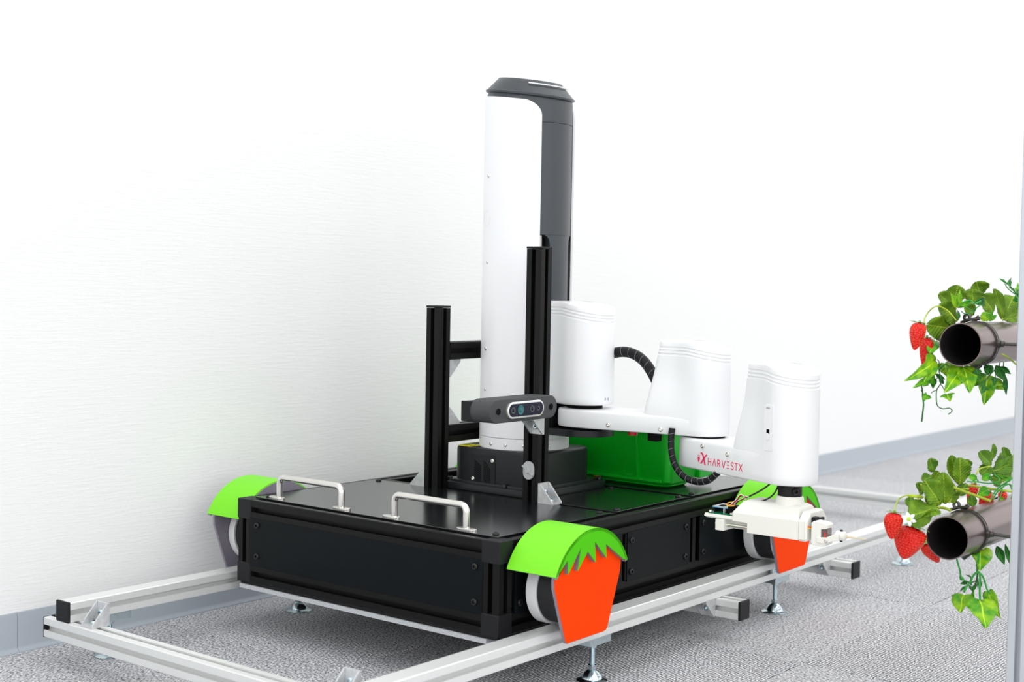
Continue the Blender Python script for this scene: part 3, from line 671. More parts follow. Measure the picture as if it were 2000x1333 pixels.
def housing(name, J, d, z0, z1, sr0, sr1, r, wr, parent, m=white_pl, foot_flare=0, flush=True):
    """J joint; d direction away from the rear; rear reaches back by sr; r = front radius, wr = rear half width"""
    d = Vector(d).normalized(); nn = Vector((-d.y, d.x, 0)); 
    def outline(sr, sc=1.0, fl=0, wr=wr):
        half = []; n = 14
        for k in range(n+1): t = -PI/2*(1-k/n) ; 
        pts = []
        for k in range(2*n+1): t = -PI/2+PI*k/(2*n); pts.append((r*sc*math.cos(t), r*sc*math.sin(t)))
        # left flank, front to rear: full width -> narrow neck
        fl_ = []
        for k in range(1, 9):
            t = k/8; s = -(.050)*t; e = t*t*(3-2*t); fl_.append((s, (r-(r-wr)*e)*sc))
        rc = .010; rear = []
        for k in range(6): t = PI/2+PI/2*k/5; rear.append((-sr+rc+rc*math.cos(t)-0, wr*sc-rc+rc*math.sin(t)))
        left = fl_+rear; right = [(s, -t_) for s, t_ in reversed(left)]
        pts += left + right
        return [J+d*(s-(fl if s < -.05 else 0))+nn*(t_*(1)) for s, t_ in pts]
    lv = []; H = z1-z0
    def sr_at(z): return sr0+(sr1-sr0)*(z-z0)/H
    zs = [(z0, .003), (z0+.001, .001), (z0+.003, 0)]+[(z0+H*k/16, 0) for k in range(1, 13)]
    if foot_flare: zs = [(z0, 0), (z0+.003, 0), (z0+.006, 0), (z0+.012, 0), (z0+.02, 0), (z0+H*.4, 0), (z0+H*.7, 0)]
    g = z1-.024
    for k in range(3): gz = g+k*.0053; zs += [(gz, 0), (gz+.0008, .0009), (gz+.0030, .0009), (gz+.0040, 0)]
    zs += [(z1-.0035, 0), (z1-.0012, .0006), (z1-.0002, .0020), (z1, .0035)]
    bm = bmesh.new(); rings = []
    for z, e in zs:
        fl = foot_flare*max(0, 1-(z-z0)/.02)**2 if foot_flare else 0
        t_ = max(0, min(1, (z-z0-H*.18)/(H*.55))); t_ = 1 if not flush else t_*t_*(3-2*t_)
        rings.append(at_z(inset(outline(sr_at(z), 1, fl, (r-.0004)+(wr-r+.0004)*t_), None, e), z))
    loft(bm, rings)
    for v in bm.verts:      # the lid slopes down towards the joint end
        sx_ = (v.co-J).dot(d); k = max(0, min(1, (v.co.z-(z0+H*.55))/(z1-.03-(z0+H*.55)))); u_ = max(0, sx_+.022)
        v.co.z -= k*(u_*u_/(u_+.012))*.21
    return obj(name, bm, m, parent, smooth=40)
d12, n12, L12 = link_frame(J1, J2); d23, n23, L23 = link_frame(J2, J3)
# shoulder: black yoke and housing on the column carriage
bm = bmesh.new(); pl = [Vector((J1.x+.050*math.cos(t), J1.y+.050*math.sin(t), 0)) for t in [(-PI/2+PI*k/24) for k in range(25)]] + [Vector((.055, .470, 0)), Vector((.050, .460, 0)), Vector((.050, .380, 0)), Vector((.055, .370, 0))]
loft(bm, [at_z(pl, .3235), at_z(pl, .3345)]); obj('shoulder_plate', bm, base_black, arm, smooth=40, bevel=.0006)
bm = bmesh.new(); box(bm, (.048, .384, .3345), (.072, .456, .376)); obj('carriage', bm, slot_black, arm, bevel=.001)
housing('shoulder_housing', J1, (1, .0, 0), .3760, .5465, .074, .070, .0482, .0340, arm, flush=False)
bm = bmesh.new(); cyl(bm, (J1.x, J1.y, .3345), (J1.x, J1.y, .376), .030, 32); obj('shoulder_joint', bm, slot_black, arm, smooth=40)
def tri_marks(J, az, r, z, parent):
    for s in (-1, 1):
        bm = bmesh.new(); P = []
        for da, dz in ((-.0048, .0038), (-.0048, -.0038), (-.0012, 0)):
            a = az-s*da/r; P.append(Vector((J.x+(r+.0002)*math.cos(a), J.y+(r+.0002)*math.sin(a), z+dz)))
        bm.faces.new([bm.verts.new(p) for p in P]); obj('alignment_mark', bm, mark_grey, parent)
tri_marks(J1, math.radians(-6), .048, .3865, arm)
# link one
up_ = capsule(J1, J2, .0445, .0392)
link1 = body('upper_link', up_, [(.3385, .0035), (.3395, .0010), (.3415, 0), (.3640, 0), (.3668, .0008), (.3682, .0022), (.3690, .0040)], white_pl, arm)
housing('elbow_housing', J2, d12, .3405, .4880, .098, .071, .0395, .0280, arm)
for s, zz_ in ((.066, .3475), (.158, .3465)):
    rr = .0445+(.0392-.0445)*s/L12; p = J1+d12*s-n12*(rr-.0003); screw(scr_steel, (p.x, p.y, zz_), -n12, link1)
# link two
lo_ = capsule(J2, J3, .0392, .0395)
link2 = body('lower_link', lo_, [(.2885, .0030), (.2895, .0010), (.2915, 0), (.3300, 0), (.3335, .0010), (.3352, .0025), (.3360, .0045)], white_pl, arm)
hand = housing('wrist_housing', J3, d23, .2905, .4630, .097, .072, .0398, .0280, arm)
bm = bmesh.new(); cyl(bm, (J2.x, J2.y, .3355), (J2.x, J2.y, .3392), .033, 32); obj('elbow_joint', bm, slot_black, arm, smooth=40)
def L2pt(s, z, off=.0002): p = J2+d23*s-n23*(.0394+off); return Vector((p.x, p.y, z))
for s, zz_ in ((.0455, .3275), (.1060, .3215)): p = L2pt(s, zz_); screw(scr_steel, p, -n23, link2)
tri_marks(J3, math.radians(-45), .0395, .2985, arm)
# access hatch on the wrist
bm = bmesh.new(); hx0, hx1 = .1830, .2030
def HP(s, z, o): p = J2+d23*s-n23*(.0394+o); return Vector((p.x, p.y, z))
prism(bm, [HP(s, z, 0) for s, z in rrect(.1860, .2065, .3370, .4050, .004, 5)], -n23*.0010); ht = obj('access_hatch', bm, white_pl, arm, bevel=.0004)
bm = bmesh.new(); prism(bm, [HP(s, z, .00102) for s, z in rrect(.1925, .1985, .3590, .3690, .001, 3)], -n23*.0002); obj('hatch_recess', bm, slot_black, ht)
bm = bmesh.new(); prism(bm, [HP(s, z, .0012) for s, z in rrect(.1922, .1988, .3530, .3630, .003, 5)], -n23*.0012); obj('hatch_slider', bm, white_pl, ht, bevel=.0004)
bm = bmesh.new(); prism(bm, [HP(s, z, .0010) for s, z in rrect(.1905, .1990, .3985, .4010, .0014, 4)], -n23*.0003); obj('hatch_notch', bm, light_grey, ht)
# lettering and emblem printed on the lower link
LS, LZ = .0335, .3010     # print origin on the face (s, z)
def stroke(bm, pts, w):
    P = [Vector((a, b)) for a, b in pts]
    for a, b in zip(P, P[1:]):
        d = (b-a).normalized(); n = Vector((-d.y, d.x))*w/2; e = d*w*.0
        bm.faces.new([bm.verts.new(L2pt(q.x, q.y, .00035)) for q in (a+n-e, b+n+e, b-n+e, a-n-e)])
def letter(ch, s0, z0, wd, ht_, w):
    bm = bmesh.new(); X = lambda t: s0+wd*t; Z = lambda t: z0+ht_*t
    L = {'H': [[(0, 0), (0, 1)], [(1, 0), (1, 1)], [(0, .5), (1, .5)]], 'A': [[(0, 0), (.5, 1), (1, 0)]],
         'R': [[(0, 0), (0, 1)], [(0, .95), (.6, .95), (.85, .82), (.9, .7), (.82, .55), (.6, .46), (0, .46)], [(.5, .46), (1, 0)]],
         'V': [[(0, 1), (.5, 0), (1, 1)]], 'E': [[(0, .95), (1, .95)], [(0, .5), (1, .5)], [(0, .05), (1, .05)]],
         'S': [[(.95, .82), (.75, .95), (.45, .98), (.15, .9), (.05, .74), (.15, .6), (.5, .5), (.85, .4), (.95, .25), (.85, .1), (.55, .02), (.25, .05), (.02, .2)]],
         'T': [[(0, .95), (1, .95)], [(.5, 0), (.5, .95)]], 'X': [[(0, 0), (1, 1)], [(0, 1), (1, 0)]]}[ch]
    for seg in L: stroke(bm, [(X(a), Z(b)) for a, b in seg], w)
    return obj('letter', bm, pink, link2)
ps = [.0595, .0705, .0825, .0925, .1040, .1140, .1225, .1320]
wds = [.0067, .0080, .0060, .0080, .0058, .0060, .0068, .0080]
for ch, s, wd in zip('HARVESTX', ps, wds): letter(ch, s, LZ-.0015, wd, .0112, .0014)
bm = bmesh.new()   # emblem: swooping X
def poly(pts):
    bm.faces.new([bm.verts.new(L2pt(a, b, .00035)) for a, b in pts])
e0, z0 = .0335, .2985
sw_ = [(.0045, .0163), (.0085, .0190), (.0125, .0182), (.0150, .0145), (.0172, .0085), (.0205, .0000), (.0168, .0000), (.0140, .0080), (.0118, .0135), (.0095, .0165), (.0070, .0172)]
poly([(e0+a, z0+b) for a, b in sw_]); poly([(e0+a, z0+b) for a, b in [(.0065, .0010), (.0105, .0010), (.0160, .0085), (.0238, .0165), (.0200, .0165), (.0140, .0100)]])
obj('emblem', bm, pink, link2)
bm = bmesh.new()
poly([(e0+a, z0+b) for a, b in [(.0000, .0085), (.0006, .0105), (.0030, .0112), (.0054, .0105), (.0060, .0085), (.0048, .0050), (.0030, .0020), (.0012, .0050)]])
for a, b in ((.0006, .0118), (.003, .0128), (.0054, .0118)): poly([(e0+a-.0007, z0+b), (e0+a, z0+b-.0006), (e0+a+.0007, z0+b), (e0+a+.0003, z0+b+.0022), (e0+a-.0003, z0+b+.0022)])
obj('emblem_berry', bm, pink, link2)
# cable sleeves
def sleeve_cable(name, pts, r, parent, gap=.012):
    bm = bmesh.new(); P = tube(bm, pts, r, 16, 10); o = obj(name, bm, sleeve, parent, smooth=50)
    bm = bmesh.new(); acc = 0
    for i in range(1, len(P)-1):
        acc += (P[i]-P[i-1]).length
        if acc > gap:
            acc = 0; d = (P[i+1]-P[i-1]).normalized(); d = (d+Vector((.25, .0, .25))).normalized()
            c = circ(P[i], r*1.03, d, 16); c.append(c[0]); tube(bm, c, .00022, 5, sm=False)
    obj('sleeve_seam', bm, sleeve_line, o); return o
sleeve_cable('upper_cable', [(.128, .445, .455), (.160, .447, .4635), (.1835, .449, .4625), (.2050, .4500, .4520), (.2230, .4510, .4320), (.2420, .4520, .4000)], .0088, arm)
sleeve_cable('lower_cable', [(.2935, .4030, .350), (.2935, .4010, .335), (.2965, .3985, .312), (.3060, .3960, .291), (.3250, .3930, .276), (.3480, .3910, .2715), (.3680, .3900, .2755), (.3820, .3905, .2870), (.388, .3925, .2935)], .0052, arm, .010)
bm = bmesh.new(); box(bm, (.243, .410, .325), (.262, .424, .340)); obj('connector_block', bm, slot_black, arm, bevel=.001)
bm = bmesh.new(); cyl(bm, (.205, .425, .330), (.205, .425, .340), .008, 20); obj('red_stop_button', bm, red_cap, arm, smooth=40)
# tool flange
bm = bmesh.new(); lathe(bm, (J3.x, J3.y, 0), (0, 0, 1), [(.2700, .0170), (.2705, .0177), (.2875, .0177), (.2885, .017)], 40); fl = obj('tool_flange', bm, cap_black, arm, smooth=40)
a = math.radians(-40); lathe_c = Vector((J3.x+.0172*math.cos(a), J3.y+.0172*math.sin(a), .2785)); screw(bolt_black, lathe_c, (math.cos(a), math.sin(a), 0), fl)

# ------------------------------------------------------------------ pollination tool under the wrist
tool = thing('picking_tool', 'off-white printed gripper tool with circuit board and thin wooden brush tip', 'gripper', (J3.x, J3.y, .21))
JX, JY = J3.x, J3.y
bm = bmesh.new(); lathe(bm, (JX, JY, 0), (0, 0, 1), [(.252, .0215), (.2665, .0205), (.2700, .0190)], 40); obj('neck', bm, print_white, tool, smooth=40)
Y0, Y1 = .3455, .4125
bm = bmesh.new()
def sec_box(x0, x1, y0, y1, z): return [Vector(p) for p in ((x0, y0, z), (x1, y0, z), (x1, y1, z), (x0, y1, z))]
loft(bm, [sec_box(.4620, .5450, Y0, Y1, .2120), sec_box(.4620, .5450, Y0, Y1, .2265), sec_box(.4370, .5450, Y0, Y1, .2268), sec_box(.4370, .5450, Y0, Y1, .2400), sec_box(.4480, .5400, Y0+.012, Y1-.012, .2560), sec_box(.4560, .5350, Y0+.018, Y1-.018, .2595)])
obj('body_shell', bm, print_white, tool, bevel=.0008)
bm = bmesh.new()  # front end block with chamfered outline
f = [(Y0+.000, .2140), (Y0, .2400), (Y0+.013, .2530), (Y1-.013, .2530), (Y1, .2400), (Y1, .2140), (Y1-.004, .2105), (Y0+.004, .2105)]
loft(bm, [[Vector((x, y, z)) for y, z in f] for x in (.5452, .5545)]); loft(bm, [[Vector((x, Y0+.033+(y-Y0-.033)*k, .232+(z-.232)*k)) for y, z in f] for x, k in ((.5545, 1), (.5580, .93))])
obj('end_block', bm, print_white, tool, bevel=.0006, seg=1)
bm = bmesh.new(); box(bm, (.558, .360, .2380), (.5650, .372, .2455)); obj('servo_horn', bm, cap_black, tool, bevel=.0005)
bm = bmesh.new(); box(bm, (.558, .366, .2150), (.5620, .395, .2420)); obj('servo_body', bm, cap_black, tool, bevel=.0005)
for k, mm in enumerate((wire_red, wire_orange, wire_yellow)):
    bm = bmesh.new(); tube(bm, [(.557, .350, .2335-k*.0012), (.5605, .349, .2333-k*.0012), (.563, .352, .2325-k*.0012)], .0006, 6, 3); obj('wire', bm, mm, tool)
bm = bmesh.new(); pts = [(.5640, .2120), (.5640, .2395), (.5680, .2425), (.5860, .2405), (.5885, .2385), (.5885, .2335), (.5790, .2320), (.5790, .2165), (.5880, .2150), (.5880, .2105), (.5820, .2070), (.5660, .2085)]
prism(bm, [(x, .3480, z) for x, z in pts], (0, .021, 0)); obj('gripper_carrier', bm, print_white, tool, bevel=.0009)
bm = bmesh.new(); box(bm, (.5795, .3495, .2190), (.5885, .3640, .2330)); sv = obj('servo_motor', bm, servo_m, tool, bevel=.0004)
bm = bmesh.new(); box(bm, (.5840, .3493, .2200), (.5862, .3494, .2290)); obj('servo_label', bm, wire_red, sv)
bm = bmesh.new()
for yy in (.3450, .3660):
    prism(bm, [(x, yy, z) for x, z in ((.5740, .2125), (.5740, .2205), (.5880, .2215), (.5990, .2270), (.6075, .2290), (.6075, .2195), (.5980, .2170), (.5870, .2125))], (0, .0045, 0))
box(bm, (.5985, .3490, .2200), (.6070, .3665, .2290)); obj('finger_fork', bm, print_white, tool, bevel=.001)
bm = bmesh.new(); lathe(bm, (.600, .3570, .2250), (1, 0, 0), [(0, .0072), (.012, .0066), (.0135, .0045), (.0145, .003)], 24); obj('brush_holder', bm, print_white, tool, smooth=40)
screw(scr_small, (.5890, .3450, .2170), (0, -1, 0), tool)
for z, s in ((.2315, 1), (.2185, -1)): screw(bolt_black, (.6065, .3570, z-.001*s), (0, 0, s), tool, 'grub_screw').scale = (.45, .45, .5)
bm = bmesh.new(); lathe(bm, (.6125, .3570, .2250), (1, 0, 0), [(0, .0017), (.012, .0015), (.020, .0008), (.026, .0013), (.0325, .0003)], 12); obj('brush', bm, needle_m, tool, smooth=60)
# rear: carrier board, block and rods
bm = bmesh.new(); loft(bm, [sec_box(.392, .440, Y0+.004, Y1-.01, .2268), sec_box(.388, .440, Y0+.001, Y1-.008, .2290), sec_box(.389, .440, Y0+.002, Y1-.009, .2335)]); obj('rear_tray', bm, print_white, tool, bevel=.0007)
bm = bmesh.new(); box(bm, (.4085, Y0, .2100), (.4225, Y1-.006, .2270)); obj('rod_block', bm, print_white, tool, bevel=.0008)
for yy in (Y0+.008, Y1-.016):
    bm = bmesh.new(); cyl(bm, (.4225, yy, .2185), (.4640, yy, .2185), .0030, 20); obj('guide_rod', bm, steel, tool, smooth=40)
bm = bmesh.new(); box(bm, (.420, Y0+.022, .2120), (.463, Y1-.022, .2268)); obj('slide_body', bm, print_white, tool)
bm = bmesh.new(); cyl(bm, (.4055, Y0+.008, .2190), (.4085, Y0+.008, .2190), .003, 12); obj('rod_end', bm, steel, tool)
bm = bmesh.new(); box(bm, (.394, Y0+.003, .2336), (.437, Y1-.014, .2350)); pcb = obj('circuit_board', bm, pcb_green, tool)
for x, y in ((.3965, Y0+.006), (.4325, Y0+.006)): screw(scr_small, (x, y, .235), (0, 0, 1), pcb).scale = (1, 1, 1.8)
bm = bmesh.new(); box(bm, (.3985, Y0+.012, .2352), (.4015, Y0+.04, .2420)); box(bm, (.4185, Y0+.012, .2352), (.4225, Y0+.04, .2420)); obj('pin_header', bm, slot_black, pcb)
for x in (.4165, .4175):
    bm = bmesh.new(); cyl(bm, (x, Y0+.0105, .2350), (x, Y0+.0105, .2425), .0007, 8); obj('header_pin', bm, steel, pcb)
bm = bmesh.new(); box(bm, (.3970, Y0+.010, .2420), (.4235, Y0+.043, .2428)); obj('blue_module_board', bm, chip_blue, pcb)
bm = bmesh.new(); box(bm, (.3972, Y0+.0105, .2428), (.4233, Y0+.0425, .2441)); obj('module_top', bm, chip_white, pcb)
bm = bmesh.new(); box(bm, (.4050, Y0+.016, .2441), (.4140, Y0+.027, .2448)); obj('module_chip', bm, slot_black, pcb)
bm = bmesh.new(); box(bm, (.4255, Y0+.007, .2352), (.4370, Y0+.020, .2480)); obj('connector', bm, slot_black, pcb, bevel=.0005)
for k, (mm, o_) in enumerate(((wire_white, 0), (wire_red, .0013), (wire_black, .0026))):
    for g_, yy in enumerate((Y0+.013, Y0+.024)):
        bm = bmesh.new(); tube(bm, [(.4270+o_, yy, .2475), (.4290+o_, yy+.002, .2520), (.4350+o_+g_*.004, yy+.002, .2575), (.4420+g_*.003, yy+.001-.0*o_, .2655-g_*.003-o_), (.4485+g_*.002, yy, .2635-g_*.003), (.4520, yy+.004, .2560)], .0007, 7, 6); obj('wire', bm, mm, tool, smooth=60)
for k, mm in enumerate((wire_yellow, wire_orange, wire_red)):
    bm = bmesh.new(); yy = Y0+.006+k*.001; tube(bm, [(.4370, yy, .2488), (.4290, yy-.002, .2478+k*.0006), (.4240, yy, .2490+k*.0006), (.4235, yy+.006, .2515), (.4290, yy+.014, .2520)], .0007, 7, 6); obj('wire', bm, mm, tool, smooth=60)
for pts in ([(.4500, .372, .262), (.4620, .380, .2700), (.4740, .386, .2800), (.4820, .389, .2900)], [(.4750, .364, .2585), (.4850, .368, .2640), (.4920, .374, .2730), (.4960, .380, .2890)]):
    bm = bmesh.new(); tube(bm, pts, .0013, 10, 6); obj('power_cable', bm, wire_black, tool, smooth=60)

# ------------------------------------------------------------------ green tote on the rear deck
tote = thing('green_tote', 'translucent green plastic tote box standing on the rear deck behind the arm', 'tote box', (.02, .66, ZT))
TX0, TX1, TY0, TY1 = -.150, .190, .5600, .6600; zb = ZT+.0026; zt = .3320
bm = bmesh.new()
def tr(z, e=0):
    k = (z-zb)/(zt-zb); ex = .010*k-e; return [Vector((x, y, z)) for x, y in rrect(TX0-ex, TX1+ex, TY0-ex, TY1+ex, .018)]
outer = [tr(zb, .012), tr(zb+.008, .003), tr(zb+.012, 0), tr(zt-.012), tr(zt-.012, -.006), tr(zt, -.007)]
inner = [tr(zt, .0025), tr(zb+.004, .006)]
loft(bm, outer+inner); obj('tote_shell', bm, tote_m, tote, smooth=40)
bm = bmesh.new()
for (x0, x1) in ((-.146, .130), (.133, .1875)):   # proud ribs framing the recessed front panel
    pass
zr0, zr1 = zb+.012, zt-.014
for x in (.130, -.100): prism(bm, [(x, TY0-.0005, zr0), (x+.0035, TY0-.0005, zr0), (x+.0035, TY0-.0085, zr1), (x, TY0-.0085, zr1)], (0, -.0055, 0))
box(bm, (TX0+.02, TY0-.0060, zr0), (TX1-.012, TY0+.0015, zr0+.0035)); obj('front_rib', bm, tote_m, tote)
for x in (-.085, .100):
    bm = bmesh.new(); box(bm, (x, TY0-.003, zr0+.006), (x+.018, TY0+.001, zr0+.0085)); box(bm, (x, TY0-.003, zr0+.006), (x+.002, TY0+.001, zr0+.015)); obj('foot_lug', bm, tote_m, tote)
bm = bmesh.new(); box(bm, (.150, .656, .2345), (.197, .700, .2500)); obj('side_handle', bm, tote_m, tote, bevel=.002)

# ------------------------------------------------------------------ growing rack: post, pipes, clamps
PX = .838; PY = .432
rp = bmesh.new(); sec = tslot(.03, 'TB')
post_silver = mat('grey_silver_post', (0.56, 0.59, 0.63), 0.4, 0.3, 0.5)
rackpost = profile('rack_post', (PX, PY, 0), 2, 1.9, post_silver, None, slots='LRTB')
tag(rackpost, 'tall silver aluminium post at the right edge beside the planting pipes', 'post')
RP = .0293
def pipe_thing(label, x, y0, z, ring_dy, upper):
    t = thing('planting_pipe', label, 'pipe', (x, y0, z-RP), 'planting pipes held by the rack post')
    bm = bmesh.new(); annulus(bm, (x, y0, z), (0, 1, 0), RP-.0014, RP, 0, 1.10, 64); po = obj('pipe', bm, pipe_m, t, smooth=40)
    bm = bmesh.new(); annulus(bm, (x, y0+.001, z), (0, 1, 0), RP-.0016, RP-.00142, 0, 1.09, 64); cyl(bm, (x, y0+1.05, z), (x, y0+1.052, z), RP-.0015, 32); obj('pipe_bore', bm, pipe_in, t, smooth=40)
    yr = y0+ring_dy
    bm = bmesh.new(); annulus(bm, (x, yr, z), (0, 1, 0), RP, RP+.0022, -.004, -.0012, 56); annulus(bm, (x, yr, z), (0, 1, 0), RP, RP+.0022, .0012, .004, 56); annulus(bm, (x, yr, z), (0, 1, 0), RP, RP+.0008, -.002, .002, 56)
    cl = obj('clamp_ring', bm, clamp_m, t, smooth=40)
    bm = bmesh.new(); annulus(bm, (x-.014, yr, z+RP+.0065), (.2, 1, 0), .0030, .0052, -.0025, .0025, 20); obj('clamp_eye', bm, clamp_m, cl, smooth=40)
    bm = bmesh.new(); tube(bm, [(x-.022, yr-.001, z+RP-.001), (x-.010, yr-.002, z+RP+.0035), (x+.004, yr-.001, z+RP+.0055)], .0022, 10, 5); cyl(bm, (x-.006, yr, z+RP+.001), (x+.003, yr, z+RP+.008), .0028, 12); obj('clamp_tongue', bm, clamp_m, cl, smooth=40)
    bm = bmesh.new(); lathe(bm, (x+RP+.001, yr, z+.001), (1, 0, 0), [(0, .0055), (.004, .0055), (.005, .0040), (.009, .0040)], 16); cyl(bm, (x-.003, yr, z-RP-.007), (x+.006, yr, z-RP+.001), .0045, 12); obj('clamp_bolt', bm, clamp_m, cl, smooth=40)
    bm = bmesh.new(); tube(bm, [(x+RP+.008, yr, z+.001), (PX-.015, yr+.0, z+.001)], .0024, 12, sm=False); obj('clamp_rod', bm, clamp_m, cl, smooth=40)
    return t
pipe_thing('upper brown metal planting pipe with open dark end and wire clamp', .763, .372, .503, .060, True)
pipe_thing('lower brown metal planting pipe with open dark end and wire clamp', .760, .355, .242, .068, False)
